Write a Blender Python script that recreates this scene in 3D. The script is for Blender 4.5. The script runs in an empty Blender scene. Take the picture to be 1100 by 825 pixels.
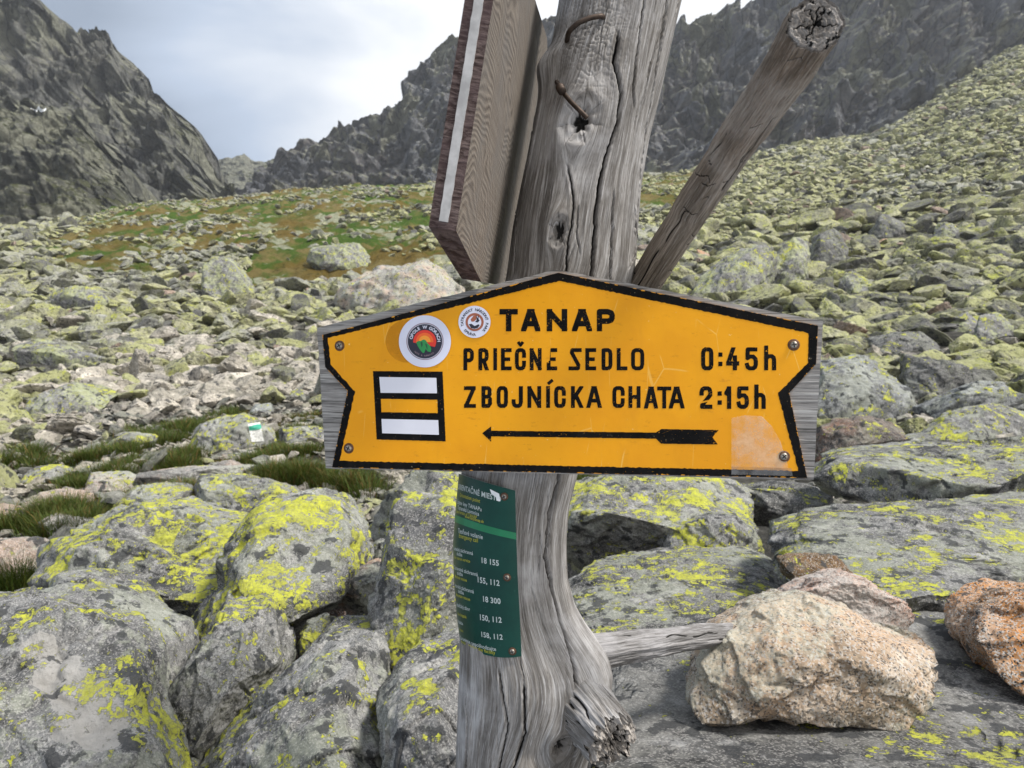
import bpy, bmesh, math, random
import numpy as np
from mathutils import Vector
from mathutils.bvhtree import BVHTree

# ------------------------------------------------------------------ camera, sky, sun, exposure
scene = bpy.context.scene
COL = scene.collection
PITCH = math.radians(4.0)
CAM = np.array([0.0, 0.0, 1.5])
F = 825.0
cam_data = bpy.data.cameras.new('camera')
cam = bpy.data.objects.new('camera', cam_data)
COL.objects.link(cam)
cam.location = CAM
cam.rotation_euler = (math.pi / 2 - PITCH, 0, 0)
cam_data.sensor_width = 36.0
cam_data.lens = 36.0 * F / 1100.0
cam_data.clip_start = 0.05
cam_data.clip_end = 5000
cam_data.dof.use_dof = True
cam_data.dof.focus_distance = 1.0
cam_data.dof.aperture_fstop = 14.0
scene.camera = cam

SUN_EL, SUN_AZ = math.radians(56), math.radians(104)   # azimuth clockwise from +Y (view direction): from the right, behind the camera
world = bpy.data.worlds.new('World')
scene.world = world
world.use_nodes = True
wn, wl = world.node_tree.nodes, world.node_tree.links
bg = wn['Background']
sky = wn.new('ShaderNodeTexSky')
sky.sky_type = 'NISHITA'
sky.sun_disc = False
sky.sun_elevation = SUN_EL
sky.sun_rotation = SUN_AZ
sky.altitude = 2000
tc = wn.new('ShaderNodeTexCoord')
mp = wn.new('ShaderNodeMapping'); mp.inputs['Scale'].default_value = (1.0, 1.0, 2.2); mp.inputs['Location'].default_value = (0.35, 0.2, 0.1)
wl.new(tc.outputs['Generated'], mp.inputs['Vector'])
n1 = wn.new('ShaderNodeTexNoise'); n1.inputs['Scale'].default_value = 2.3; n1.inputs['Detail'].default_value = 8; n1.inputs['Roughness'].default_value = .5; n1.inputs['Distortion'].default_value = .25
wl.new(mp.outputs[0], n1.inputs['Vector'])
nb = wn.new('ShaderNodeVectorMath'); nb.operation = 'NORMALIZE'; wl.new(tc.outputs['Generated'], nb.inputs[0])
def sky_lobe(d, lo, hi, gain):
    """a broad brighter or darker part of the cloud cover round the direction d"""
    dt = wn.new('ShaderNodeVectorMath'); dt.operation = 'DOT_PRODUCT'; wl.new(nb.outputs[0], dt.inputs[0]); dt.inputs[1].default_value = Vector(d).normalized()
    m = wn.new('ShaderNodeMapRange'); m.interpolation_type = 'SMOOTHSTEP'; m.inputs['From Min'].default_value = lo; m.inputs['From Max'].default_value = hi; m.inputs['To Max'].default_value = gain
    wl.new(dt.outputs['Value'], m.inputs['Value']); return m.outputs[0]
def wadd(a, b, op='ADD'):
    m = wn.new('ShaderNodeMath'); m.operation = op; wl.new(a, m.inputs[0])
    if isinstance(b, float): m.inputs[1].default_value = b
    else: wl.new(b, m.inputs[1])
    return m.outputs[0]
fac = n1.outputs['Fac']
for d_, lo_, hi_, g_ in (((-.50, 1, .48), .88, .99, -.28), ((-.10, 1, .36), .93, .995, .30), ((.12, 1, .52), .92, .995, .28), ((-.35, 1, .22), .96, .999, .04)):
    fac = wadd(fac, sky_lobe(d_, lo_, hi_, g_))
cr = wn.new('ShaderNodeValToRGB')
el = cr.color_ramp.elements
el[0].position = .28; el[0].color = (2.9, 3.6, 4.7, 1)
el[1].position = .74; el[1].color = (11.5, 11.7, 11.9, 1)
e = el.new(.5); e.color = (5.6, 6.6, 8.2, 1)
wl.new(fac, cr.inputs['Fac'])
# brighter cloud added out of view behind the camera to light the sign's front
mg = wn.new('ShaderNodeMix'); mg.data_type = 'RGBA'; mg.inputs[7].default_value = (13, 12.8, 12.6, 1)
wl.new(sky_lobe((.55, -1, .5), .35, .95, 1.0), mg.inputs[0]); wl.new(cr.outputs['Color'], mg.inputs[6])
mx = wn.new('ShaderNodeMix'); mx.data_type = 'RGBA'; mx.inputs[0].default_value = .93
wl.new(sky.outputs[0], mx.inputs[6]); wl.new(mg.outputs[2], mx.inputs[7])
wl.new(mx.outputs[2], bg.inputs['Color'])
bg.inputs['Strength'].default_value = 0.052

sl = bpy.data.lights.new('sun', 'SUN')
sun = bpy.data.objects.new('sun', sl); COL.objects.link(sun)
sl.energy = 3.0; sl.angle = math.radians(12); sl.color = (1.0, .96, .9)
sdir = Vector((math.sin(SUN_AZ) * math.cos(SUN_EL), math.cos(SUN_AZ) * math.cos(SUN_EL), math.sin(SUN_EL)))
sun.rotation_euler = sdir.to_track_quat('Z', 'Y').to_euler()
sun.location = (20, -20, 40)

vs = scene.view_settings
vs.view_transform = 'Standard'; vs.look = 'None'; vs.gamma = 1.0; vs.use_curve_mapping = False
vs.exposure = 0.95

# ------------------------------------------------------------------ helpers
RGT = np.array([1.0, 0, 0]); FWD = np.array([0, math.cos(PITCH), -math.sin(PITCH)]); UPV = np.array([0, math.sin(PITCH), math.cos(PITCH)])

def ray(px, py):
    px = np.asarray(px, float); py = np.asarray(py, float)
    return FWD + ((px - 550) / F)[..., None] * RGT + ((412.5 - py) / F)[..., None] * UPV

def at(px, py, d):
    return CAM + ray(px, py) * np.asarray(d, float)[..., None]

class Plane:
    def __init__(s, a, b, c):
        s.o = np.array(a); s.n = np.cross(np.array(b) - s.o, np.array(c) - s.o); s.n /= np.linalg.norm(s.n)
        if np.dot(s.n, CAM - s.o) < 0: s.n = -s.n
    def hit(s, px, py, off=0.0):
        r = ray(px, py)
        t = np.dot(s.o + s.n * off - CAM, s.n) / (r @ s.n)
        return CAM + r * t[..., None]

def tag(o, label=None, cat=None, group=None, kind=None):
    if label: o['label'] = label
    if cat: o['category'] = cat
    if group: o['group'] = group
    if kind: o['kind'] = kind
    return o

def thing(name, loc, label, cat, group=None):
    o = bpy.data.objects.new(name, None); COL.objects.link(o); o.location = loc; o.empty_display_size = .1
    return tag(o, label, cat, group)

def mesh_obj(name, verts, faces, mat=None, parent=None, smooth=True, origin=None, attrs=None):
    """verts in world space; faces: (n,3)/(n,4) array or list of lists"""
    verts = np.asarray(verts, np.float64)
    o_ = np.zeros(3) if origin is None else np.asarray(origin, float)
    q_ = parent
    if q_ is not None: o_ = np.zeros(3)
    while q_ is not None: o_ = o_ + np.array(q_.location); q_ = q_.parent
    me = bpy.data.meshes.new(name)
    v = (verts - o_).astype(np.float32)
    if isinstance(faces, np.ndarray):
        n, k = faces.shape
        me.vertices.add(len(v)); me.vertices.foreach_set('co', v.ravel())
        me.loops.add(n * k); me.loops.foreach_set('vertex_index', faces.astype(np.int32).ravel())
        me.polygons.add(n); me.polygons.foreach_set('loop_start', np.arange(0, n * k, k, dtype=np.int32))
        me.polygons.foreach_set('loop_total', np.full(n, k, np.int32))
        me.update(calc_edges=True)
    else:
        me.from_pydata(v.tolist(), [], [list(map(int, f)) for f in faces]); me.update()
    me.polygons.foreach_set('use_smooth', np.full(len(me.polygons), bool(smooth)))
    if attrs:
        for k, (typ, data) in attrs.items():
            a = me.attributes.new(k, typ, 'POINT')
            a.data.foreach_set('color' if typ == 'FLOAT_COLOR' else ('vector' if typ == 'FLOAT_VECTOR' else 'value'), np.asarray(data, np.float32).ravel())
    if mat: me.materials.append(mat)
    o = bpy.data.objects.new(name, me); COL.objects.link(o)
    if parent is not None: o.parent = parent
    else: o.location = o_
    return o

def grid_faces(nr, nc, wrap=False):
    r = np.arange(nr - 1)[:, None]; c = np.arange(nc if wrap else nc - 1)[None, :]
    c2 = (c + 1) % nc
    return np.stack([r * nc + c, r * nc + c2, (r + 1) * nc + c2, (r + 1) * nc + c], -1).reshape(-1, 4)

# vectorised gradient noise
_rng = np.random.default_rng(11)
_P = _rng.permutation(256).astype(np.int64); _P = np.concatenate([_P, _P, _P])
_G = _rng.normal(size=(256, 3)); _G /= np.linalg.norm(_G, axis=1)[:, None]
def noise(p):
    p = np.asarray(p, float); i = np.floor(p).astype(np.int64); f = p - i; i &= 255
    w = f * f * f * (f * (f * 6 - 15) + 10); out = np.zeros(p.shape[:-1])
    for dx in (0, 1):
        for dy in (0, 1):
            for dz in (0, 1):
                h = _P[_P[_P[(i[..., 0] + dx) & 255] + ((i[..., 1] + dy) & 255)] + ((i[..., 2] + dz) & 255)]
                g = _G[h]
                dd = g[..., 0] * (f[..., 0] - dx) + g[..., 1] * (f[..., 1] - dy) + g[..., 2] * (f[..., 2] - dz)
                out += dd * (w[..., 0] if dx else 1 - w[..., 0]) * (w[..., 1] if dy else 1 - w[..., 1]) * (w[..., 2] if dz else 1 - w[..., 2])
    return out * 1.5
def fbm(p, o=4, g=.5, l=2.03):
    s = 0; a = 1
    for k in range(o): s = s + a * noise(p * l ** k + 17.3 * k); a *= g
    return s
def ridged(p, o=4, g=.5, l=2.1):
    s = 0; a = 1
    for k in range(o): s = s + a * (1 - 2 * np.abs(noise(p * l ** k + 9.1 * k))); a *= g
    return s
def smooth01(x, a, b):
    t = np.clip((x - a) / (b - a), 0, 1); return t * t * (3 - 2 * t)

_ico = {}
def ico(n):
    if n not in _ico:
        bm = bmesh.new(); bmesh.ops.create_icosphere(bm, subdivisions=n, radius=1)
        v = np.array([x.co[:] for x in bm.verts]); v /= np.linalg.norm(v, axis=1)[:, None]
        f = np.array([[q.index for q in p.verts] for p in bm.faces]); bm.free()
        _ico[n] = (v, f)
    return _ico[n]

# ------------------------------------------------------------------ node helper
class NT:
    def __init__(s, name):
        s.m = bpy.data.materials.new(name); s.m.use_nodes = True
        s.n = s.m.node_tree.nodes; s.l = s.m.node_tree.links; s.b = s.n['Principled BSDF']
    def new(s, t, **kw):
        x = s.n.new(t)
        for k, v in kw.items(): setattr(x, k, v)
        return x
    def put(s, sock, v):
        if isinstance(v, bpy.types.NodeSocket): s.l.new(v, sock)
        elif isinstance(v, (tuple, list)) and sock.type == 'RGBA' and len(v) == 3: sock.default_value = (*v, 1)
        else: sock.default_value = v
    def noise(s, vec, scale, detail=4, rough=.55, dist=0., typ=None):
        x = s.new('ShaderNodeTexNoise')
        s.put(x.inputs['Vector'], vec)
        x.inputs['Scale'].default_value = scale; x.inputs['Detail'].default_value = detail; x.inputs['Roughness'].default_value = rough; x.inputs['Distortion'].default_value = dist
        return x.outputs['Fac']
    def vor(s, vec, scale, feature='F1', out='Distance'):
        x = s.new('ShaderNodeTexVoronoi', feature=feature); s.put(x.inputs['Vector'], vec); x.inputs['Scale'].default_value = scale
        return x.outputs[out]
    def math(s, op, a, b=0., c=0.):
        x = s.new('ShaderNodeMath', operation=op); s.put(x.inputs[0], a); s.put(x.inputs[1], b)
        if op in ('MULTIPLY_ADD',): s.put(x.inputs[2], c)
        return x.outputs[0]
    def step(s, v, a, b, lo=0., hi=1.):
        x = s.new('ShaderNodeMapRange', interpolation_type='SMOOTHSTEP'); s.put(x.inputs['Value'], v)
        s.put(x.inputs['From Min'], a); s.put(x.inputs['From Max'], b); s.put(x.inputs['To Min'], lo); s.put(x.inputs['To Max'], hi)
        return x.outputs[0]
    def mix(s, f, a, b, blend='MIX'):
        x = s.new('ShaderNodeMix', data_type='RGBA', blend_type=blend); s.put(x.inputs[0], f); s.put(x.inputs[6], a); s.put(x.inputs[7], b)
        return x.outputs[2]
    def ramp(s, v, stops):
        x = s.new('ShaderNodeValToRGB'); e = x.color_ramp.elements
        while len(e) > 1: e.remove(e[-1])
        e[0].position = stops[0][0]; e[0].color = (*stops[0][1], 1)
        for p, c in stops[1:]:
            q = e.new(p); q.color = (*c, 1)
        s.put(x.inputs[0], v); return x.outputs[0]
    def vmul(s, v, k):
        x = s.new('ShaderNodeVectorMath', operation='MULTIPLY'); s.put(x.inputs[0], v); x.inputs[1].default_value = k; return x.outputs[0]
    def vadd(s, v, k):
        x = s.new('ShaderNodeVectorMath', operation='ADD'); s.put(x.inputs[0], v); s.put(x.inputs[1], k); return x.outputs[0]
    def bump(s, h, strength, dist, prev=None):
        x = s.new('ShaderNodeBump'); s.put(x.inputs['Height'], h); x.inputs['Strength'].default_value = strength; x.inputs['Distance'].default_value = dist
        if prev is not None: s.l.new(prev, x.inputs['Normal'])
        return x.outputs[0]
    def out(s, col=None, rough=None, normal=None, spec=None):
        if col is not None: s.put(s.b.inputs['Base Color'], col)
        if rough is not None: s.put(s.b.inputs['Roughness'], rough)
        if normal is not None: s.put(s.b.inputs['Normal'], normal)
        if spec is not None: s.put(s.b.inputs['Specular IOR Level'], spec)
        return s.m

def flat_mat(name, col, rough=.5, metal=0., var=.12, scale=30):
    t = NT(name); co = t.new('ShaderNodeTexCoord').outputs['Object']
    n = t.noise(co, scale, 5, .6)
    c = t.mix(t.step(n, .3, .7, 0, 1), tuple(x * (1 - var) for x in col), tuple(min(1, x * (1 + var)) for x in col))
    t.b.inputs['Metallic'].default_value = metal
    return t.out(c, rough)

YEL = (.53, .54, .06); YEL2 = (.38, .385, .085)
def rock_mat(name, base=(.30, .295, .285), dark=(.13, .13, .132), pale=(.46, .45, .43), lichen=.5, lsize=1.0, spots=.5, crust=.4, crustcol=(.40, .42, .33),
             grain=.5, tint=False, k=1.0, pink=None, bumps=1.0, blob=None, lcol=YEL):
    """granite with crustose lichens; k scales every pattern (k=1: metres, close-up)"""
    t = NT(name); tc_ = t.new('ShaderNodeTexCoord')
    if tint:
        at_ = t.new('ShaderNodeAttribute', attribute_name='tint'); co = tc_.outputs['Object']
    else:
        oi = t.new('ShaderNodeObjectInfo'); sc = t.math('MULTIPLY', oi.outputs['Random'], 57.)
        cb = t.new('ShaderNodeCombineXYZ'); t.l.new(sc, cb.inputs[0]); t.l.new(sc, cb.inputs[1])
        co = t.vadd(tc_.outputs['Object'], cb.outputs[0])
    dark = tuple(x * (.62 if not tint else .75) for x in dark); base = tuple(x * .9 for x in base); pale = tuple(min(.75, x * 1.1) for x in pale)
    big = t.noise(co, 2.6 * k, 7, .64, .4)
    mid = t.noise(co, 11 * k, 8, .68)
    fine = t.noise(co, 95 * k, 4, .7)
    c = t.mix(t.step(big, .36, .62), dark, base)
    c = t.mix(t.step(mid, .5, .72, 0, .85), c, pale)
    mot = t.noise(t.vadd(co, (2.2, 7.7, 3.1)), 30 * k, 9, .76)
    c = t.mix(t.step(mot, .56, .66, 0, .62), c, pale)
    c = t.mix(t.step(mot, .47, .38, 0, .75), c, tuple(x * .6 for x in dark))
    if pink is not None:
        c = t.mix(t.step(t.noise(t.vadd(co, (5.3, 1.2, 8.8)), 3.1 * k, 6, .65), .44, .62, 0, .9), c, pink)
    la = at_.outputs['Alpha'] if tint else 1.0
    if tint: c = t.mix(.9, c, t.mix(1.0, c, at_.outputs['Color'], 'MULTIPLY'))
    # mineral grains
    g1 = t.vor(co, 330 * k, out='Color'); sepg = t.new('ShaderNodeSeparateColor'); t.l.new(g1, sepg.inputs[0])
    c = t.mix(t.math('MULTIPLY', t.step(sepg.outputs[0], .78, .82), grain), c, (.06, .06, .06))
    c = t.mix(t.math('MULTIPLY', t.step(sepg.outputs[1], .74, .8), grain * .8), c, (.58, .56, .53))
    c = t.mix(t.step(fine, .35, .68, .30 * grain, 0), c, (.04, .04, .04))
    # pale crust lichen
    lf = t.noise(t.vadd(co, (9.1, 3.3, 0)), 38 * k, 5, .72)
    m0 = t.math('ADD', t.math('MULTIPLY', t.noise(t.vadd(co, (31, 2, 7)), 3.4 * k, 5, .6), .62), t.math('MULTIPLY', lf, .42))
    c = t.mix(t.math('MULTIPLY', t.math('MULTIPLY', t.step(m0, .5, .57), crust), la), c, crustcol)
    if blob:                                                             # a bare scar where a flake broke off
        q = None
        for (bx, by, bz, r) in blob:
            vd = t.new('ShaderNodeVectorMath', operation='DISTANCE'); t.l.new(tc_.outputs['Object'], vd.inputs[0]); vd.inputs[1].default_value = (bx, by, bz)
            x = t.math('DIVIDE', vd.outputs['Value'], r); q = x if q is None else t.math('MINIMUM', q, x)
        q = t.math('ADD', q, t.math('ADD', t.math('MULTIPLY', t.noise(co, 13, 3, .5), 1.5), t.math('MULTIPLY', t.noise(co, 70, 5, .7), .5)))
        c = t.mix(t.step(q, 2.06, 2.0, 0, .92), c, t.mix(t.step(mot, .36, .66), (.325, .315, .295), (.385, .372, .35)))
    # dark lichen spots
    if spots:
        m2 = t.math('ADD', t.math('MULTIPLY', t.noise(t.vadd(co, (3, 44, 7)), 16 * k, 4, .55), .75), t.math('MULTIPLY', lf, .27))
        c = t.mix(t.step(m2, .585 - .03 * spots, .61 - .02 * spots, 0, .85), c, (.045, .047, .05))
    nl = None
    if lichen:
        a1 = t.noise(t.vadd(co, (13, 24, 5)), 5.5 * k / lsize, 4, .6)
        a2 = t.noise(t.vadd(co, (1, 64, 15)), 24 * k / lsize, 8, .72, .2)
        gn = t.new('ShaderNodeNewGeometry'); sx = t.new('ShaderNodeSeparateXYZ'); t.l.new(gn.outputs['Normal'], sx.inputs[0])
        up = t.step(sx.outputs[2], -.35, .55, -.07, .02)
        mm = t.math('ADD', t.math('ADD', t.math('MULTIPLY', a1, .55), t.math('MULTIPLY', a2, .62)), up)
        th = .705 - .105 * lichen
        mm = t.math('ADD', mm, t.math('MULTIPLY', t.math('SUBTRACT', t.noise(co, 110 * k / lsize, 3, .6), .5), .24))
        c = t.mix(t.math('MULTIPLY', t.step(mm, th - .03, th - .012), .45), c, (.05, .052, .05))
        nl = t.step(mm, th, th + .016)
        nl = t.math('MULTIPLY', nl, t.step(t.vor(co, 75 * k, 'DISTANCE_TO_EDGE'), .02, .07, .6, 1))
        if tint: nl = t.math('MULTIPLY', nl, la)
        lc = t.mix(t.step(t.noise(co, 22 * k, 5, .7), .38, .62), YEL2, lcol)
        lc = t.mix(t.step(fine, .3, .6, .35, 0), lc, (.12, .13, .03))
        c = t.mix(nl, c, lc)
    nrm = t.bump(t.noise(co, 7 * k, 10, .66), .55 * bumps, .06 / k)
    nrm = t.bump(t.noise(co, 60 * k, 7, .75), .7 * bumps, .010 / k, nrm)
    nrm = t.bump(sepg.outputs[2], .25 * bumps * grain, .003 / k, nrm)
    if nl is not None: nrm = t.bump(nl, .35, .003 / k, nrm)
    return t.out(c, .9, nrm, .25)

# ------------------------------------------------------------------ the valley floor
UC = (np.array([-500, 0, 200, 400, 550, 700, 900, 1100, 1600]) - 550) / F
DC = np.log(np.array([.4, 2, 4, 7, 12, 25, 50, 90, 150, 260, 420]))
PYT = [
    None, None,
    [650, 648, 640, 630, 640, 630, 610, 600, 600],
    [525, 522, 500, 494, 500, 500, 480, 470, 470],
    [455, 452, 444, 438, 435, 425, 412, 405, 400],
    [375, 375, 378, 378, 368, 350, 335, 322, 300],
    [300, 306, 312, 306, 296, 284, 268, 252, 220],
    [255, 264, 258, 250, 242, 230, 214, 186, 130],
    [235, 252, 224, 207, 205, 201, 176, 122, 30],
    [235, 250, 226, 214, 208, 199, 160, 72, -40],
    [230, 248, 226, 216, 208, 199, 156, 58, -70]]
ZT = np.zeros((len(DC), len(UC)))
for i_, row in enumerate(PYT):
    d_ = math.exp(DC[i_])
    ZT[i_] = (0.0 if i_ == 0 else .06) if row is None else 1.5 + (355 - np.array(row)) / F * d_
def terrain(x, y, detail=True):
    x = np.asarray(x, float); y = np.maximum(np.asarray(y, float), .4)
    u = np.clip(x / y, UC[0], UC[-1]); ld = np.clip(np.log(y), DC[0], DC[-1])
    i = np.clip(np.searchsorted(DC, ld) - 1, 0, len(DC) - 2); j = np.clip(np.searchsorted(UC, u) - 1, 0, len(UC) - 2)
    a = (ld - DC[i]) / (DC[i + 1] - DC[i]); b = (u - UC[j]) / (UC[j + 1] - UC[j]); b = b * b * (3 - 2 * b)
    z = (ZT[i, j] * (1 - b) + ZT[i, j + 1] * b) * (1 - a) + (ZT[i + 1, j] * (1 - b) + ZT[i + 1, j + 1] * b) * a
    if detail:
        p = np.stack([x, y, 0 * x], -1)
        z = z + .006 * y * fbm(p / np.maximum(4 + .0 * y, 1)[..., None] * .35, 3) * smooth01(y, 5, 30) + .008 * np.minimum(y, 60) * fbm(p * .9, 3)
    return z
def ground_hit(px, py):
    r = ray(px, py); t = np.exp(np.linspace(math.log(1.5), math.log(400), 1600))
    p = CAM + t[:, None] * r
    below = p[:, 2] < terrain(p[:, 0], p[:, 1], False)
    k = int(np.argmax(below)) if below.any() else len(t) - 1
    return p[k], t[k]
def green(x, y):
    """1 where the turf of the knoll grows"""
    px = 550 + F * x / y
    n = fbm(np.stack([x, y, 0 * x], -1) * .07, 4) + .5 * np.minimum(0, fbm(np.stack([x, y * .6, 0 * x + 8], -1) * .16, 3) + .05) * smooth01(y, 40, 60)
    m = np.exp(-(np.abs(px - 275) / 195) ** 3 * 1.0) * smooth01(y, 44, 64) * (1 - smooth01(y, 330, 400)) * 1.15
    m2 = np.exp(-((px - 310) / 70) ** 2) * smooth01(y, 38, 52) * (1 - smooth01(y, 75, 85)) * .9
    m3 = np.exp(-((px - 705) / 40) ** 2) * smooth01(y, 80, 100) * (1 - smooth01(y, 170, 200)) * .9
    m4 = np.exp(-((px - 270) / 120) ** 2 - ((np.log(y) - math.log(8.5)) / .28) ** 2) * 1.0
    return np.clip(np.maximum(np.maximum(m, m2), np.maximum(m3, m4)) + .42 * n, 0, 1)

us = np.linspace(-1.25, 1.25, 420); ds = np.exp(np.linspace(math.log(.4), math.log(420), 620))
X = us[None, :] * (ds[:, None] + 1.5); Y = np.repeat(ds[:, None], len(us), 1)
Zt = terrain(X, Y); gm = green(X, Y)
Zt = Zt + gm * .006 * Y * fbm(np.stack([X, Y, 0 * X], -1) * .5, 3)
t = NT('valley_floor'); co = t.new('ShaderNodeTexCoord').outputs['Object']
ga = t.new('ShaderNodeAttribute', attribute_name='turf').outputs['Fac']
n_a = t.noise(co, .35, 7, .65); n_b = t.noise(co, 2.2, 6, .7); n_c = t.noise(co, .09, 5, .6)
soil = t.ramp(n_b, [(.3, (.035, .033, .03)), (.55, (.13, .125, .11)), (.72, (.27, .265, .22))])
turf = t.mix(t.step(n_c, .40, .54), (.165, .115, .028), (.065, .12, .016))
turf = t.mix(t.step(n_a, .45, .62), turf, (.21, .165, .06))
n_d = t.noise(co, 1.1, 9, .78)
turf = t.mix(t.step(n_d, .46, .36, 0, .75), turf, (.035, .042, .012))
turf = t.mix(t.step(n_d, .56, .68, 0, .6), turf, (.24, .20, .09))
stone_c = t.mix(t.step(n_b, .35, .65), (.24, .25, .17), (.40, .41, .29))
turf = t.mix(t.step(t.noise(t.vadd(co, (50, 3, 2)), .16, 7, .7), .555, .60), turf, stone_c)
mm = t.math('ADD', ga, t.math('MULTIPLY', t.math('SUBTRACT', n_a, .5), .9))
c = t.mix(t.step(mm, .30, .42), soil, turf)
nb_ = t.bump(t.noise(co, .9, 9, .75), 1.0, .9)
FLOORM = t.out(c, .95, nb_, .1)
g = mesh_obj('ground', np.stack([X, Y, Zt], -1).reshape(-1, 3), grid_faces(len(ds), len(us)), FLOORM, attrs={'turf': ('FLOAT', gm.ravel())})
tag(g, 'stony valley floor rising to the pass, with brown and green turf between the rubble', 'ground', kind='structure')

# ------------------------------------------------------------------ mountains
def mount_mat(name, cols, green_amt, scree_amt, k=1.0, zlo=0, zhi=100):
    t = NT(name); co = t.new('ShaderNodeTexCoord').outputs['Object']
    st = t.vmul(co, (1, 1, .7))
    a = t.noise(co, .022 * k, 8, .62, .6); b = t.noise(st, .12 * k, 9, .7, 1.2); d = t.noise(co, .5 * k, 6, .7)
    c = t.ramp(b, [(.30, cols[0]), (.5, cols[1]), (.7, cols[2])])
    c = t.mix(t.step(d, .35, .7, 0, .6), c, t.mix(t.step(a, .4, .6), cols[1], cols[3]))
    gn = t.new('ShaderNodeNewGeometry'); sx = t.new('ShaderNodeSeparateXYZ'); t.l.new(gn.outputs['Normal'], sx.inputs[0])
    f = t.math('ADD', t.math('MULTIPLY', sx.outputs[2], .55), t.math('ADD', t.math('MULTIPLY', a, .8), t.math('MULTIPLY', d, .35)))
    sc_ = t.step(f, .98 - .25 * scree_amt, 1.08 - .25 * scree_amt, 0, .9)
    sc_ = t.math('MAXIMUM', sc_, t.math('MULTIPLY', t.step(t.math('ADD', t.math('MULTIPLY', t.noise(t.vadd(t.vmul(co, (1, 1, .6)), (17, 5, 2)), .030 * k, 7, .66, .8), 1.0), t.math('MULTIPLY', d, .18)), .625 - .07 * scree_amt, .68 - .07 * scree_amt), .9))
    c = t.mix(sc_, c, t.mix(t.step(d, .4, .62), (.26, .26, .20), (.40, .40, .31)))
    f2 = t.math('ADD', t.math('MULTIPLY', sx.outputs[2], .5), t.math('ADD', t.math('MULTIPLY', t.noise(t.vadd(co, (70, 9, 0)), .035 * k, 6, .65), .9), t.math('MULTIPLY', d, .3)))
    c = t.mix(t.step(f2, 1.06 - .25 * green_amt, 1.16 - .25 * green_amt, 0, .85), c, t.mix(t.step(b, .4, .6), (.055, .06, .018), (.085, .095, .03)))
    # dark joints and gullies
    cr_ = t.vor(t.vadd(t.vmul(co, (1, 1, .4)), t.new('ShaderNodeTexNoise').outputs['Color']), .10 * k, 'DISTANCE_TO_EDGE')
    c = t.mix(t.step(cr_, .0, .05, .55, 0), c, (.022, .023, .025))
    n = t.bump(b, 1.0, 6.0 / k); n = t.bump(t.noise(co, .35 * k, 9, .75), 1.0, 4.0 / k, n)
    return t.out(c, .95, n, .1)
GREY = [(.040, .041, .043), (.185, .188, .18), (.45, .45, .40), (.35, .33, .27)]
BLUE = [(.065, .070, .084), (.21, .22, .245), (.43, .43, .435), (.42, .36, .32)]

def mountain(name, label, ridge, base, d_ridge, d_base, mat, amp, freq, seed, nc=420, nr=200, crag=1.0, bulge=.0, gull=(), jag=.55):
    rp = np.array(ridge, float); bp = np.array(base, float)
    px = np.linspace(rp[0, 0], rp[-1, 0], nc)
    ry = np.interp(px, rp[:, 0], rp[:, 1]); by = np.interp(px, bp[:, 0], bp[:, 1])
    ry = ry + jag * (2.2 * noise(np.stack([px * .11, 0 * px + seed, 0 * px], -1)) - 3.2 * np.abs(noise(np.stack([px * .23, 0 * px + seed + 7, 0 * px], -1))) + 1.2 * noise(np.stack([px * .6, 0 * px + seed, 0 * px + 3], -1)) + 1.5)
    dr = np.interp(px, [rp[0, 0], rp[-1, 0]], d_ridge); db = np.interp(px, [rp[0, 0], rp[-1, 0]], d_base)
    tt = np.linspace(0, 1, nr)
    PX = np.repeat(px[None], nr, 0)
    PYv = by + (ry - by) * tt[:, None]
    DD = db + (dr - db) * (tt[:, None] ** (1 + bulge))
    P = at(PX, PYv, DD)
    nb = max(20, nr // 4); tb = np.linspace(0, 1, nb + 1)[1:]
    back = P[-1][None] + np.stack([np.zeros((nb, nc)), tb[:, None] * dr * .35, -tb[:, None] ** 1.2 * (P[-1, :, 2] - P[0, :, 2])[None] * .9], -1)
    P = np.concatenate([P, back], 0)
    Q = P.copy(); Q[..., 2] *= .5
    sd = np.array([seed * 13.7, seed * 3.1, seed * 7.7])
    r1 = ridged(Q * freq + sd, 5, .55) ; r2 = fbm(P * freq * 2.7 + sd, 4, .6); r3 = noise(P * freq * 9 + sd)
    steps = np.abs(noise(P * np.array([1, 1, 1.6]) * freq * 5 + sd)) 
    rot_ = P @ np.array([[.8, .5, .33], [-.6, .7, .38], [-.04, -.5, .86]])
    blk = np.tanh(6 * noise(rot_ * np.array([1, .6, .5]) * freq * 3.1 + sd + 9)) * .30 + np.tanh(6 * noise(rot_ * np.array([1, .8, .45]) * freq * 7.3 + sd + 19)) * .17 + np.tanh(5 * noise(rot_ * np.array([.6, 1, .6]) * freq * 16 + sd + 29)) * .08
    h = amp * (r1 * .55 + r2 * .45 + r3 * .18 + steps * .3 + blk * 1.25)
    P[..., 1] -= h * 1.0
    P[..., 2] += h * .42 * crag
    P[..., 0] += amp * .5 * noise(P * freq * 2 + sd + 40)
    for (pts, wpx, dep) in gull:
        gp = np.array(pts, float); gx = np.interp(PYv, gp[:, 1], gp[:, 0], left=1e6, right=1e6)
        gx = gx + 3 * noise(np.stack([PX * .02, PYv * .06, 0 * PX], -1))
        P[:nr, :, 1] += dep * np.exp(-((PX - gx) / wpx) ** 2)
    o = mesh_obj(name, P.reshape(-1, 3), grid_faces(P.shape[0], nc), mat, smooth=False)
    return tag(o, label, 'mountain', kind='structure')

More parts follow.
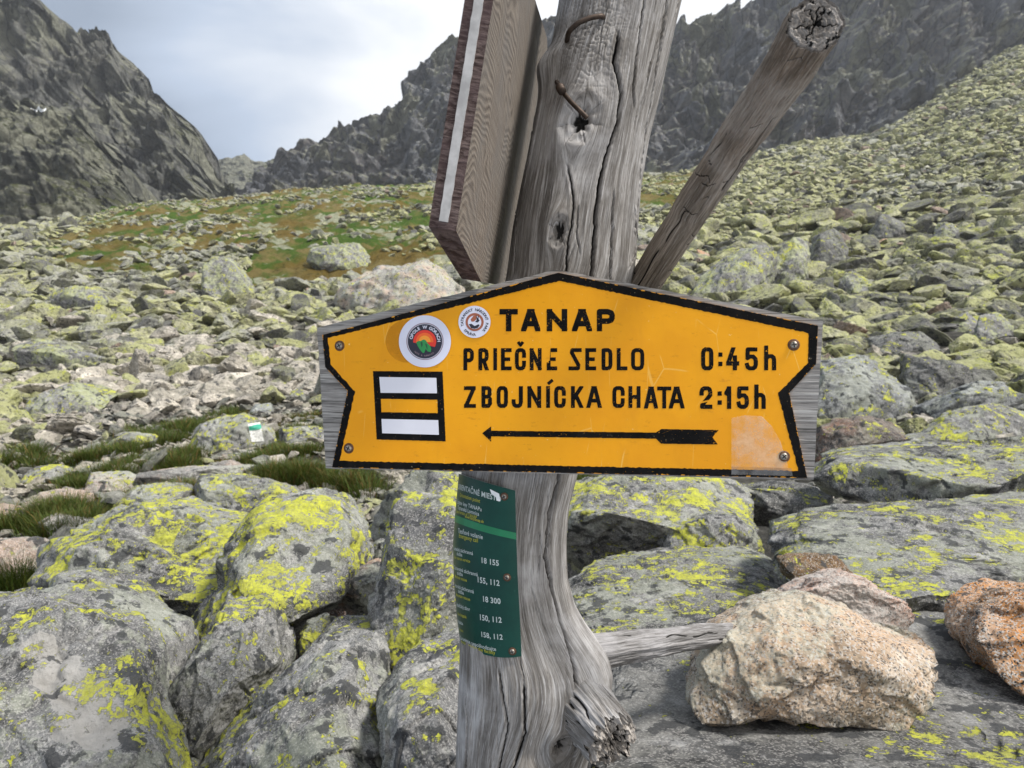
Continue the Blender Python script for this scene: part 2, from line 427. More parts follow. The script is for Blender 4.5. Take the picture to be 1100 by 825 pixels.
mountain('mountain', 'far grey saddle of the pass between the two rocky mountains',
         [(180, 190), (222, 178), (245, 171), (263, 168), (270, 175), (300, 173), (330, 168), (400, 170), (480, 180)], [(180, 250), (480, 250)], (640, 640), (420, 420),
         mount_mat('pass_rock', [(.12, .125, .12), (.17, .175, .165), (.24, .24, .22), (.2, .2, .18)], .3, .9, .5), 6, .02, 4, nc=260, nr=90, crag=.5)
mountain('mountain', 'dark craggy mountain with gullies on the left of the pass',
         [(-260, -150), (-60, -60), (0, 5), (9, 28), (14, 32), (22, 20), (31, 16), (62, 25), (83, 45), (90, 42), (96, 44), (112, 54), (130, 62), (138, 68), (150, 85), (170, 106), (182, 112), (195, 125), (206, 138), (213, 150), (219, 166), (223, 178), (232, 196), (245, 214), (262, 226)],
         [(-260, 290), (60, 285), (262, 240)], (290, 330), (215, 260), mount_mat('left_wall_rock', GREY, .45, .55, 1.0), 11.0, .030, 1, nc=640, nr=260,
         gull=[([(60, 40), (105, 110), (140, 200)], 5, 8), ([(130, 70), (128, 120), (125, 160)], 4, 8), ([(20, 30), (30, 80), (36, 110)], 7, 9)])
mountain('mountain', 'lower mossy rock buttress with a black cleft at the far left',
         [(-260, 70), (-60, 108), (0, 113), (20, 112), (36, 117), (46, 118), (62, 122), (80, 124), (93, 135), (104, 150), (118, 165), (132, 180), (142, 198), (150, 215), (170, 232), (190, 246)],
         [(-260, 300), (190, 285)], (205, 205), (160, 165), mount_mat('buttress_rock', [(.055, .057, .05), (.16, .163, .145), (.32, .32, .27), (.25, .245, .20)], .62, .75, 1.3), 4.2, .05, 2, nc=420, nr=190, bulge=.6,
         gull=[([(38, 110), (39, 160), (43, 200), (44, 260)], 3.0, 11)])
mountain('mountain', 'long grey-blue rock wall with a jagged ridge on the right of the pass',
         [(255, 226), (268, 212), (278, 202), (288, 193), (300, 184), (312, 175), (325, 167), (340, 156), (358, 148), (375, 141), (388, 139), (396, 134), (400, 138), (415, 132), (432, 126), (440, 106), (447, 94), (456, 85), (466, 72), (478, 65), (500, 58), (530, 47), (560, 38), (590, 27), (612, 18), (640, 22), (680, 24), (705, 30), (726, 36), (740, 41), (753, 41), (758, 33), (764, 29), (768, 34), (774, 30), (779, 16), (790, 13), (802, 11), (813, 0), (840, -14), (880, -45), (960, -80), (1100, -130), (1300, -220), (1700, -300)],
         [(255, 240), (700, 225), (1700, 225)], (420, 330), (300, 190), mount_mat('right_wall_rock', BLUE, .18, .35, .9), 10.0, .028, 3, nc=1000, nr=280)

SNOWM = flat_mat('old_snow', (.82, .85, .88), .6, 0, .04, 2)

# ------------------------------------------------------------------ the damp mountain air
hz = NT('mountain_air'); hz.n.remove(hz.b)
pv = hz.new('ShaderNodeVolumePrincipled'); pv.inputs['Color'].default_value = (.90, .94, 1.0, 1); pv.inputs['Density'].default_value = .00026; pv.inputs['Anisotropy'].default_value = .2
hz.l.new(pv.outputs[0], hz.n['Material Output'].inputs['Volume'])
bx_ = [(-900, -60, -6), (1400, -60, -6), (1400, 950, -6), (-900, 950, -6)]
o = mesh_obj('haze', bx_ + [(x, y, 420) for x, y, z in bx_], [(3, 2, 1, 0), (4, 5, 6, 7), (0, 1, 5, 4), (1, 2, 6, 5), (2, 3, 7, 6), (3, 0, 4, 7)], hz.m, smooth=False)
tag(o, 'thin pale haze filling the valley up to the ridges', 'haze', kind='stuff')

# ------------------------------------------------------------------ boulders one can tell apart
M_HEAVY = rock_mat('lichened_granite', lichen=.73, spots=.8, crust=.35, base=(.32, .32, .30))
M_MID = rock_mat('grey_granite_some_lichen', lichen=.56, spots=.9, crust=.45, base=(.30, .30, .29), dark=(.13, .13, .132))
M_TALL = rock_mat('dark_granite_lichen', lichen=.46, spots=1.0, crust=.25, base=(.24, .238, .235), dark=(.11, .11, .11), lsize=1.5)
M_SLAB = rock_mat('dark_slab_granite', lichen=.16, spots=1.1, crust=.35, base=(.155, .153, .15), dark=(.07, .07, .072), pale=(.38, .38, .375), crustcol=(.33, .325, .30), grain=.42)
M_SLABL = rock_mat('slab_granite_lichen', lichen=.48, spots=1.0, crust=.4, base=(.22, .22, .215), dark=(.10, .10, .10), grain=.5, lsize=.8)
M_GREY = rock_mat('bluish_grey_granite', lichen=.22, spots=.8, crust=.35, base=(.27, .285, .29), dark=(.14, .148, .152), pale=(.42, .43, .43), k=.7)
M_RIGHT = rock_mat('grey_granite_broad', lichen=.36, spots=.7, crust=.6, crustcol=(.40, .43, .22), base=(.26, .26, .255), dark=(.12, .12, .12), k=.6, lsize=1.3)
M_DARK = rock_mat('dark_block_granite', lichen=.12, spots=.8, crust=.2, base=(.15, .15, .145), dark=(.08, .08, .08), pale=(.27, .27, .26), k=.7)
M_PALE = rock_mat('pale_granite', lichen=.12, spots=.3, crust=.45, base=(.42, .405, .38), dark=(.28, .27, .25), pale=(.56, .55, .52), k=.6, pink=(.50, .37, .29))
M_BROWN = rock_mat('speckled_brown_granite', lichen=0, spots=0, crust=.38, crustcol=(.52, .54, .45), base=(.55, .485, .385), dark=(.40, .325, .235), pale=(.68, .63, .55), pink=(.53, .37, .245), grain=.75, k=1.0, bumps=.8)
M_PINK = rock_mat('pale_pink_granite', lichen=0, spots=0, crust=.35, crustcol=(.6, .58, .54), base=(.66, .54, .48), dark=(.62, .46, .38), pale=(.70, .66, .62), pink=(.66, .34, .21), grain=.8, k=1.4)
M_ORANGE = rock_mat('orange_granite', lichen=0, spots=.3, crust=.3, crustcol=(.5, .46, .4), base=(.58, .36, .20), dark=(.44, .24, .12), pale=(.66, .54, .44), pink=(.72, .30, .07), grain=1.0, k=1.2)
M_WHITE = rock_mat('whitish_quartz', lichen=0, spots=0, crust=.3, crustcol=(.6, .62, .6), base=(.60, .61, .60), dark=(.46, .48, .48), pale=(.7, .7, .7), grain=.2)
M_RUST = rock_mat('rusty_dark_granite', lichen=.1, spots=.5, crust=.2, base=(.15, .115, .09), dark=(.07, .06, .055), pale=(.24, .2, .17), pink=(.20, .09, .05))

def zm(pts, s, ox, oy): return [(ox + s * a, oy + s * b) for a, b in pts]
HERO = {}
def outline_rock(name, pts, depth, thick, mat, label, seed=0, n=6, e=.72, nplane=14, rough=.038, crack=.032, frac=(.64, .93), group=None, cat='boulder', planes=(), freq=1.0):
    """boulder from its outline: a closed body with its own depth; depth=(at the top, at the bottom), thick = from front to back"""
    rg = np.random.default_rng(seed + 100)
    poly = np.array(pts, float); d_t, d_b = depth if isinstance(depth, tuple) else (depth * 1.05, depth * .97)
    x, y = poly[:, 0], poly[:, 1]; x2, y2 = np.roll(x, -1), np.roll(y, -1); cr_ = x * y2 - x2 * y; A = cr_.sum() / 2
    c = np.array([((x + x2) * cr_).sum(), ((y + y2) * cr_).sum()]) / (6 * A)
    th = np.linspace(-math.pi, math.pi, 361)[:-1]; dr = np.stack([np.cos(th), np.sin(th)], -1)
    a = poly - c; b = np.roll(poly, -1, 0) - c; ed = b - a
    den = dr[:, None, 0] * ed[None, :, 1] - dr[:, None, 1] * ed[None, :, 0]; den = np.where(np.abs(den) < 1e-9, 1e-9, den)
    tt = (a[None, :, 0] * ed[None, :, 1] - a[None, :, 1] * ed[None, :, 0]) / den
    uu = (a[None, :, 0] * dr[:, None, 1] - a[None, :, 1] * dr[:, None, 0]) / den
    R = np.where((uu >= -1e-6) & (uu <= 1 + 1e-6) & (tt > 0), tt, 0).max(1)
    ker = np.exp(-(np.arange(-8, 9) / 3.2) ** 2); ker /= ker.sum()
    R = np.convolve(np.concatenate([R[-8:], R, R[:8]]), ker, 'valid')
    v, f = ico(n)
    ang = np.arctan2(-v[:, 1], v[:, 0]); rad = np.hypot(v[:, 0], v[:, 1])
    r = np.interp(ang, np.append(th, math.pi), np.append(R, R[0]))
    sr = rad ** e; sc = np.sign(v[:, 2]) * np.abs(v[:, 2]) ** e
    ox, oy = np.cos(ang) * r * sr, np.sin(ang) * r * sr
    ymin, ymax = y.min(), y.max()
    D = d_t + (d_b - d_t) * np.clip((c[1] + oy - ymin) / (ymax - ymin), 0, 1)
    P = at(c[0] + ox, c[1] + oy, np.maximum(D - sc * thick / 2, .35))
    bk = sc < 0
    dm = (d_t + d_b) / 2
    PB = at(np.full(len(ox), c[0]), np.full(len(ox), c[1]), D) + ((ox * D / F)[:, None] * RGT - (oy * D / F)[:, None] * UPV) - (sc * thick / 2)[:, None] * FWD
    P = np.where(bk[:, None], PB, P)
    C = P.mean(0); q = P - C; e0 = [(q @ ax).min() for ax in (RGT, UPV)], [(q @ ax).max() for ax in (RGT, UPV)]
    Rm = np.abs(q).max(0).mean()
    allp = [(np.array(p[:3], float), p[3]) for p in planes]
    for _ in range(nplane):
        nn = rg.normal(size=3) * np.array([1.0, .8, 1.0]) + np.array([0, -.55, .25]); allp.append((nn, rg.uniform(*frac)))
    for nn, fr in allp:
        nn = nn / np.linalg.norm(nn); pr = q @ nn; h = fr * np.percentile(pr, 99.7)
        ov = np.maximum(pr - h, 0); q = q - ov[:, None] * nn * .985
    for k, ax in enumerate((RGT, UPV)):                                   # keep the full width and height after the faces are cut
        w_ = q @ ax; a_, b_ = w_.min(), w_.max(); q = q + (((e0[0][k] + (w_ - a_) * (e0[1][k] - e0[0][k]) / (b_ - a_)) * .965) - w_)[:, None] * ax
    s = rg.uniform(0, 90, 3); nrm = q / (np.linalg.norm(q, axis=1)[:, None] + 1e-9)
    nrm = nrm * .6 + v @ np.stack([RGT, UPV, -FWD]) * .4
    disp = rough * fbm(q / Rm * 1.3 * freq + s, 3) + crack * (ridged(q / Rm * 2.6 * freq + s, 5, .55) - .3)
    for _ in range(5):                                                   # joints: straight-ish cracks
        cn = rg.normal(size=3); cn /= np.linalg.norm(cn); ch = rg.uniform(-.5, .5); w_ = noise(q / Rm * 2.2 * freq + s + 31)
        gq = np.abs(q / Rm @ cn - ch + .10 * w_ + .03 * noise(q / Rm * 9 * freq + s))
        disp -= crack * .9 * np.exp(-(gq / .016) ** 2) * smooth01(noise(q / Rm * 1.4 + s + 77), -.05, .2)
    for kk_ in range(3):                                                 # broken ledges along a few bedding directions
        bn = rg.normal(size=3) + np.array([0, 0, .8 if kk_ == 0 else 0]); bn /= np.linalg.norm(bn)
        w_ = (q / Rm @ bn) * rg.uniform(1.8, 3.4) * freq + .55 * noise(q / Rm * 1.3 * freq + s + 11 * kk_) + .10 * noise(q / Rm * 7 * freq + s)
        fr_ = w_ - np.floor(w_); disp += crack * 1.5 * (smooth01(fr_, .44, .5) - fr_) * smooth01(noise(q / Rm * 1.1 + s + 60 + kk_), -.35, .15)
    disp += .010 * np.abs(noise(q / Rm * 16 * freq + s + 5))
    disp += .010 * fbm(q / Rm * 11 * freq + s, 4, .65)
    q = q + nrm * (disp * Rm)[:, None]
    o = mesh_obj(name, q + C, f, mat, origin=C)
    HERO[label] = (o, q + C, f)
    return tag(o, label, cat, group)

Z8 = lambda p: zm(p, 500 / 1071, 0, 440)
ZL = lambda p: zm(p, 400 / 1100, 0, 420)
ZR = lambda p: zm(p, 500 / 1100, 600, 480)
ZM = lambda p: zm(p, 420 / 1083, 680, 180)
ZS = lambda p: zm(p, 280 / 1100, 730, 590)
B = 'boulder'
# left foreground
ra = outline_rock(B, [(-90, 655), (-20, 632), (10, 637), (60, 648), (130, 668), (165, 686), (180, 708), (176, 760), (200, 812), (215, 900), (215, 1000), (-100, 1000)], (1.95, 1.5), .8, None,
             'large grey boulder at the lower left corner with a bare pale patch on its face', 1, 7, nplane=7, frac=(.74, .95), planes=[(.55, -.75, .35, .80), (-.5, -.8, .3, .86), (.2, -.3, .95, .9)], crack=.03)
_, hv, hf = HERO['large grey boulder at the lower left corner with a bare pale patch on its face']
bva = BVHTree.FromPolygons([Vector(p) for p in hv], [tuple(map(int, f)) for f in hf])
bl = []
for (x, y, r_) in ((44, 694, .042), (54, 706, .052), (64, 720, .06), (74, 735, .064), (84, 750, .068), (94, 765, .07), (104, 780, .062), (80, 778, .05), (110, 792, .05)):   # the bare scar: a streak running down the face
    h_ = bva.ray_cast(Vector(CAM), Vector(ray(x, y)).normalized())
    if h_[0] is not None: bl.append((*(np.array(h_[0]) - np.array(ra.location)), r_ * .72))
ra.data.materials.append(rock_mat('grey_granite_bare_patch', lichen=.58, spots=.95, crust=.45, base=(.29, .29, .285), dark=(.12, .12, .122), blob=bl))
outline_rock(B, [(30, 628), (52, 587), (95, 563), (140, 546), (175, 544), (230, 555), (268, 568), (290, 580), (290, 620), (262, 660), (215, 690), (190, 700), (150, 690), (105, 650), (70, 635)], (3.2, 2.7), 1.0, M_HEAVY,
             'wide rounded boulder splashed with yellow lichen behind the lower left boulder', 2, 7, nplane=7, frac=(.74, .95), planes=[(.1, -.35, .95, .72), (0, -1, -.25, .8)], crack=.04)
outline_rock(B, Z8([(540, 300), (600, 235), (660, 198), (740, 184), (795, 200), (832, 250), (848, 345), (830, 400), (740, 440), (640, 500), (560, 600), (470, 690), (380, 640), (372, 570), (440, 470), (530, 380)]), (2.75, 2.05), .75, M_HEAVY,
             'long slanting slab thick with yellow lichen, in front of the wide rounded boulder', 3, 7, nplane=7, frac=(.74, .95), planes=[(-.75, -.4, .55, .72), (.15, -.9, .15, .78), (.2, -.4, .9, .85)], crack=.03)
outline_rock(B, Z8([(375, 690), (440, 590), (520, 470), (575, 432), (620, 480), (640, 570), (642, 605), (600, 720), (520, 830), (440, 850), (405, 760)]), (2.05, 1.75), .5, M_MID,
             'grey pointed boulder leaning under the slanting lichened slab', 4, 7, nplane=7, frac=(.74, .95), planes=[(-.4, -.7, .6, .75), (.75, -.6, .2, .75)])
outline_rock(B, Z8([(430, 860), (470, 780), (560, 700), (680, 600), (760, 500), (850, 463), (872, 480), (885, 560), (885, 640), (872, 700), (920, 860), (920, 1050), (400, 1050)]), (1.95, 1.4), .6, M_MID,
             'big lichen-mottled boulder at the bottom edge left of the tree post', 5, 7, nplane=7, frac=(.74, .95), planes=[(-.45, -.5, .75, .72), (.3, -.85, .3, .8)])
outline_rock('stone', Z8([(680, 690), (690, 620), (730, 570), (790, 550), (840, 590), (852, 650), (800, 672), (740, 690)]), (1.62, 1.52), .16, M_HEAVY,
             'raised lichened lump with a crack below it on the big bottom boulder', 6, 6, cat='stone', nplane=4)
outline_rock(B, Z8([(855, 470), (885, 370), (898, 260), (912, 212), (960, 194), (1040, 204), (1075, 260), (1085, 420), (1060, 640), (930, 640), (880, 560)]), (2.15, 1.8), .55, M_TALL,
             'tall upright dark boulder with lichen, close behind the green plaque', 7, 7, nplane=7, frac=(.74, .95), planes=[(-.2, -.9, .25, .75), (-.8, -.5, .3, .8), (0, -.2, 1, .9)])
outline_rock(B, Z8([(868, 690), (940, 590), (985, 555), (1060, 545), (1100, 600), (1110, 850), (1110, 1050), (900, 1050), (885, 800)]), (1.6, 1.28), .45, M_TALL,
             'round-shouldered boulder touching the foot of the tree post on its left', 8, 7, nplane=7, frac=(.74, .95), planes=[(-.3, -.85, .4, .78)])
outline_rock('stone', Z8([(735, 410), (800, 375), (880, 355), (892, 400), (868, 465), (800, 478), (750, 440)]), (2.45, 2.3), .3, rock_mat('grey_granite_orange_corner', lichen=.12, spots=.6, crust=.4, base=(.28, .27, .25), pink=(.50, .27, .17)),
             'small grey stone with a salmon-pink corner beside the tall dark boulder', 9, 6, cat='stone')
outline_rock('stone', Z8([(60, 415), (120, 385), (200, 380), (270, 405), (320, 450), (338, 470), (320, 495), (220, 520), (120, 460)]), (2.35, 2.2), .35, M_MID,
             'low grey stone wedged between the corner boulder and the wide rounded boulder', 10, 6, cat='stone')
outline_rock('stone', Z8([(240, 480), (330, 500), (385, 540), (400, 600), (385, 680), (330, 640), (260, 560)]), (2.2, 1.95), .4, M_GREY,
             'smooth bluish grey stone sloping behind the corner boulder', 11, 6, cat='stone')
outline_rock('stone', Z8([(620, 480), (700, 420), (790, 420), (790, 490), (700, 540), (690, 600), (620, 620)]), (2.7, 2.5), .4, M_RUST,
             'rusty dark stone deep in the hollow under the slanting slab', 12, 6, cat='stone')
outline_rock('stone', Z8([(685, 540), (700, 490), (750, 465), (780, 500), (740, 550), (690, 600)]), (2.15, 2.05), .2, M_HEAVY,
             'small lichened stone at the mouth of the hollow under the slab', 13, 6, cat='stone')
outline_rock(B, [(390, 565), (398, 535), (425, 510), (490, 505), (560, 512), (560, 600), (400, 600)], (3.6, 3.3), .9, M_HEAVY,
             'lichened boulder half hidden behind the tall dark boulder and the post', 14, 6)
outline_rock('stone', Z8([(842, 320), (870, 300), (905, 310), (900, 350), (855, 360)]), (2.9, 2.8), .2, M_MID, 'fist-sized lichened stone stuck beside the slanting slab', 15, 5, cat='stone')

outline_rock(B, [(500, 620), (515, 560), (560, 525), (620, 530), (650, 580), (650, 660), (520, 660)], (4.3, 3.9), 1.0, M_RIGHT,
             'grey boulder showing in the gap just right of the post under the sign', 16, 6)

# left middle distance, among the grass
def on_ground(pts, sink=.10):
    p = np.array(pts); yb = p[:, 1].max(); h = yb - p[:, 1].min()
    return ground_hit(float(p[:, 0].mean()), float(yb - h * sink))[1]
MIDS = []
def mid_rock(pts, mat, label, seed, name=B, cat='boulder', n=6, thick=None, low=.35, **kw):
    d_ = on_ground(pts); p = np.array(pts, float); w = (p[:, 0].max() - p[:, 0].min()) * d_ / F
    yb = p[:, 1].max(); h = yb - p[:, 1].min(); MIDS.append((p[:, 0].min(), p[:, 0].max(), p[:, 1].min(), yb, d_))
    p[:, 1] = np.where(p[:, 1] > yb - .25 * h, p[:, 1] + low * h, p[:, 1])
    return outline_rock(name, p, (d_ * 1.03 + .12 * w, d_), thick or w * .6, mat, label, seed, n, cat=cat, **kw)
mid_rock(ZL([(318, 355), (322, 320), (370, 292), (450, 275), (545, 275), (575, 320), (540, 352), (420, 360)]), M_HEAVY, 'low lichened boulder with grass on its right, beyond the wide rounded boulder', 20)
mid_rock(ZL([(548, 300), (545, 262), (590, 252), (700, 248), (780, 262), (890, 298), (870, 330), (740, 365), (640, 365)]), M_HEAVY, 'flat-topped lichened boulder lying in front of the waymarked boulder', 21)
mid_rock(ZL([(545, 195), (535, 152), (640, 92), (740, 63), (800, 108), (820, 150), (770, 165), (700, 182), (600, 205)]), M_HEAVY, 'lichened boulder with a white and green waymark painted on its right end', 22)
mid_rock(ZL([(632, 160), (650, 138), (690, 134), (715, 165), (680, 175)]), M_WHITE, 'whitish stone lying against the waymarked boulder', 23, 'stone', 'stone', 5)
mid_rock(ZL([(408, 260), (420, 225), (480, 232), (590, 225), (735, 218), (745, 250), (640, 262), (480, 272)]), M_PALE, 'long flat pale slab in the grass in front of the waymarked boulder', 24, cat='boulder')
mid_rock(ZL([(205, 255), (240, 222), (320, 210), (330, 245), (250, 270)]), M_PALE, 'pinkish wedge-shaped stone at the left edge of the grass strip', 25, 'stone', 'stone')
mid_rock(ZL([(238, 252), (320, 240), (405, 240), (405, 280), (330, 305), (270, 290)]), M_PALE, 'flat brownish pink stone in front of the pinkish wedge-shaped stone', 26, 'stone', 'stone')
mid_rock(ZL([(75, 315), (120, 305), (200, 290), (255, 292), (290, 310), (270, 330), (180, 350), (85, 340)]), M_PALE, 'smooth pale slab with grass on either side at the far left', 27, 'stone', 'stone')
mid_rock(ZL([(-60, 330), (0, 328), (60, 345), (105, 370), (80, 400), (0, 410), (-60, 400)]), M_PALE, 'pinkish flat stone cut by the left edge of the view', 28, 'stone', 'stone')
mid_rock(ZL([(98, 415), (110, 380), (165, 362), (210, 372), (300, 380), (250, 430), (140, 450)]), M_PALE, 'pale stone behind the left grass tuft, below the smooth pale slab', 29, 'stone', 'stone')
mid_rock(ZL([(-60, 450), (0, 438), (90, 432), (145, 455), (140, 500), (60, 540), (-60, 600)]), M_PALE, 'flat pale grey slab behind the dark green tuft at the left edge', 30, 'stone', 'stone')
mid_rock(ZL([(310, 180), (320, 140), (370, 125), (430, 122), (455, 140), (430, 170), (360, 190)]), M_HEAVY, 'greenish yellow stone just left of the dark grass below the rubble', 31, 'stone', 'stone')
mid_rock(ZL([(62, 285), (75, 245), (120, 222), (190, 218), (210, 240), (150, 275)]), M_HEAVY, 'lichened stone at the foot of the pale rubble on the far left', 32, 'stone', 'stone')
mid_rock(ZL([(812, 130), (830, 110), (900, 105), (955, 105), (960, 160), (880, 170), (830, 160)]), M_MID, 'grey-green boulder against the left end of the yellow sign', 33)
mid_rock(ZL([(805, 185), (840, 172), (900, 175), (930, 190), (900, 205), (830, 205)]), M_PALE, 'thin pink slab in the grass left of the yellow sign', 34, 'stone', 'stone')
mid_rock(ZL([(610, 240), (630, 210), (690, 205), (740, 225), (730, 250), (650, 255)]), M_PALE, 'rounded pale stone right of the long flat pale slab', 35, 'stone', 'stone')
mid_rock(ZL([(635, 195), (660, 180), (740, 172), (790, 180), (760, 200), (680, 205)]), M_PALE, 'pale orange-tinged flat stone under the waymarked boulder', 36, 'stone', 'stone')
mid_rock(ZL([(440, 225), (450, 195), (490, 190), (510, 215), (490, 228)]), M_PALE, 'small upright pinkish stone behind the long flat pale slab', 37, 'stone', 'stone', 5)
mid_rock(ZL([(735, 60), (750, 35), (790, 38), (800, 70), (760, 75)]), M_GREY, 'bluish grey stone standing behind the waymarked boulder', 38, 'stone', 'stone', 5)
mid_rock(ZL([(845, 30), (855, 5), (890, -5), (905, 20), (880, 32)]), M_HEAVY, 'bright lichened stone at the lower left edge of the yellow sign', 39, 'stone', 'stone', 5)
mid_rock(zm([(35, 440), (60, 425), (150, 422), (245, 470), (240, 490), (180, 500), (60, 470)], 480 / 1100, 0, 180), M_RIGHT, 'long tilted slab lying on the left rubble slope', 40)
mid_rock(zm([(125, 310), (160, 295), (240, 300), (270, 330), (250, 350), (170, 345)], 480 / 1100, 0, 180), M_RIGHT, 'lichened slab above the long tilted slab on the left slope', 41)
mid_rock(zm([(60, 590), (110, 540), (240, 530), (275, 545), (180, 610), (120, 620)], 480 / 1100, 0, 180), M_RIGHT, 'yellow-green slab with a dark overhang on the left rubble', 42)
mid_rock(zm([(485, 320), (490, 260), (560, 222), (620, 240), (645, 310), (560, 325)], 480 / 1100, 0, 180), M_RIGHT, 'pale lichened outcrop standing in the turf of the knoll', 43)
mid_rock(zm([(800, 360), (850, 300), (930, 255), (1060, 235), (1100, 240), (1150, 320), (1000, 360)], 480 / 1100, 0, 180), M_PALE, 'broad smooth pinkish slab rising behind the upper left edge of the sign', 44)
mid_rock(zm([(750, 240), (770, 195), (850, 180), (910, 210), (880, 250), (790, 260)], 480 / 1100, 0, 180), M_RIGHT, 'pale outcrop at the right end of the turf above the smooth pinkish slab', 45)

# right foreground
outline_rock('rock_slab', [(600, 780), (645, 705), (690, 692), (760, 672), (830, 650), (960, 655), (1080, 665), (1260, 690), (1260, 905), (600, 905)], (1.78, .86), .20, M_SLAB,
             'dark grey rock slab under the speckled stone at the bottom right', 50, 7, cat='boulder', nplane=3, rough=.03, crack=.014, e=.55, frac=(.93, .98), freq=2.0)
outline_rock('rock_slab', [(590, 650), (618, 622), (640, 606), (720, 594), (800, 588), (832, 600), (850, 630), (850, 665), (780, 700), (690, 720), (600, 710)], (2.75, 1.85), .45, M_SLABL,
             'flat dark slab with a carpet of yellow lichen right of the post', 51, 7, cat='boulder', nplane=4, rough=.04, crack=.022, frac=(.88, .97), freq=1.5)
outline_rock(B, [(575, 610), (596, 560), (640, 526), (690, 512), (780, 514), (820, 533), (830, 562), (822, 600), (760, 625), (640, 630)], (3.5, 3.0), .9, M_HEAVY,
             'round yellow-lichened boulder below the right half of the sign', 52, 7, planes=[(.1, -.9, .3, .78)])
outline_rock('stone', [(713, 600), (716, 562), (735, 553), (790, 553), (824, 580), (824, 604), (770, 612)], (2.95, 2.8), .3, M_MID,
             'dark ridged stone in front of the round yellow-lichened boulder', 53, 6, cat='stone')
outline_rock('rock_slab', [(820, 585), (822, 572), (845, 556), (900, 546), (1000, 543), (1160, 528), (1180, 620), (1075, 634), (1050, 660), (985, 663), (930, 648), (870, 638), (842, 630), (836, 605)], (2.6, 1.75), .40, M_SLABL,
             'broad grey slab with a brown overhanging edge above the pink stone', 54, 7, cat='boulder', nplane=4, rough=.05, crack=.025, frac=(.86, .97), freq=1.3, planes=[(0, -.98, -.2, .9)])
outline_rock(B, [(893, 530), (905, 495), (935, 479), (960, 475), (1040, 473), (1170, 468), (1190, 560), (1000, 565), (930, 560)], (3.4, 2.7), .8, M_SLABL,
             'long lichen-streaked boulder behind the broad grey slab', 55, 7, planes=[(0, -.25, .97, .8), (0, -1, .1, .86)])
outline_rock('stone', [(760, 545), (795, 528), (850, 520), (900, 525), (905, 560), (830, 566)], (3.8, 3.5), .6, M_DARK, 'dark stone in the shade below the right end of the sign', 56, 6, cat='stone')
outline_rock('stone', ZS([(35, 640), (58, 560), (68, 470), (98, 372), (180, 300), (300, 228), (400, 206), (500, 200), (640, 258), (740, 328), (900, 388), (1000, 438), (1045, 530), (1042, 620), (1030, 700), (960, 748), (850, 762), (750, 772), (620, 745), (480, 712), (330, 708), (200, 742), (120, 738), (60, 705)]),
             (1.40, 1.21), .26, M_BROWN, 'speckled brown and grey granite stone lying on the dark slab', 57, 7, cat='stone', planes=[(.45, -.55, .7, .84), (-.55, -.75, .4, .84), (.35, -.9, .1, .88)], nplane=3, rough=.04, crack=.03)
outline_rock('stone', ZS([(410, 210), (490, 165), (560, 122), (680, 104), (780, 138), (850, 188), (930, 228), (988, 300), (972, 355), (910, 382), (760, 430), (600, 400), (480, 300)]),
             (1.64, 1.55), .22, M_PINK, 'pale pink granite stone tucked behind the speckled brown stone', 58, 7, cat='stone', nplane=4, rough=.05)
outline_rock('stone', [(1036, 668), (1050, 647), (1070, 632), (1130, 632), (1200, 660), (1200, 790), (1100, 748), (1062, 715), (1036, 685)],
             (1.54, 1.30), .3, M_ORANGE, 'orange granite stone cut by the right edge of the view', 59, 7, cat='stone', nplane=4, rough=.05, planes=[(-.3, -.4, .85, .82)])
outline_rock('stone', ZR([(520, 262), (560, 255), (640, 258), (690, 275), (680, 310), (600, 335), (560, 340), (530, 300)]), (1.82, 1.76), .12, rock_mat('brown_stained_granite', lichen=.1, spots=.6, crust=.1, base=(.24, .13, .055), dark=(.10, .06, .03), pale=(.30, .2, .1), k=1.2),
             'rust-brown broken stone under the edge of the broad grey slab', 60, 6, cat='stone', nplane=5)

# right middle distance
mid_rock(ZM([(470, 700), (490, 570), (560, 522), (640, 515), (705, 580), (775, 588), (802, 640), (765, 690), (700, 710), (560, 715)]), M_GREY, 'big bluish grey boulder touching the right end of the sign', 70, planes=[(-.2, -.85, .5, .72), (.7, -.6, .3, .8)])
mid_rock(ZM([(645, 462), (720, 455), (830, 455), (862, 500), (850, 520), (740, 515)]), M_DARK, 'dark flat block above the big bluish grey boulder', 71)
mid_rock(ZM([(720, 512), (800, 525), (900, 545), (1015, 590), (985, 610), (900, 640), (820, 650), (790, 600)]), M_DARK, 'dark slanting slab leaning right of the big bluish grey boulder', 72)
mid_rock(ZM([(805, 650), (850, 630), (960, 610), (1083, 590), (1150, 640), (1083, 660), (960, 700), (860, 710)]), M_GREY, 'long grey slab with lichened top near the right edge', 73)
mid_rock(ZM([(750, 755), (830, 738), (900, 680), (1000, 655), (1075, 665), (1150, 700), (1150, 780), (950, 790), (800, 785)]), M_MID, 'dark grey boulder with a yellow crest behind the lichen-streaked boulder', 74)
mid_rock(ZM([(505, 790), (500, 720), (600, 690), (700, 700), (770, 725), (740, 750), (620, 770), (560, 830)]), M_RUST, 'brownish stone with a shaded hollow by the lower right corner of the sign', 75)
mid_rock(ZM([(370, 330), (380, 280), (420, 235), (470, 190), (500, 230), (500, 290), (450, 325)]), M_RIGHT, 'big tilted block with a shaded flank high on the right slope', 76, planes=[(.9, -.5, .1, .6)])
mid_rock(ZM([(150, 340), (220, 270), (330, 225), (420, 220), (400, 300), (330, 345), (220, 360)]), M_RIGHT, 'wide yellow-green slab above the sign, left of the big tilted block', 77)
mid_rock(ZM([(490, 270), (500, 200), (535, 165), (570, 190), (600, 250), (580, 280)]), M_DARK, 'pointed dark block right of the big tilted block', 78)
mid_rock(ZM([(575, 350), (590, 300), (630, 285), (670, 330), (650, 350)]), M_RIGHT, 'lichened stone below the pointed dark block', 79, 'stone', 'stone')
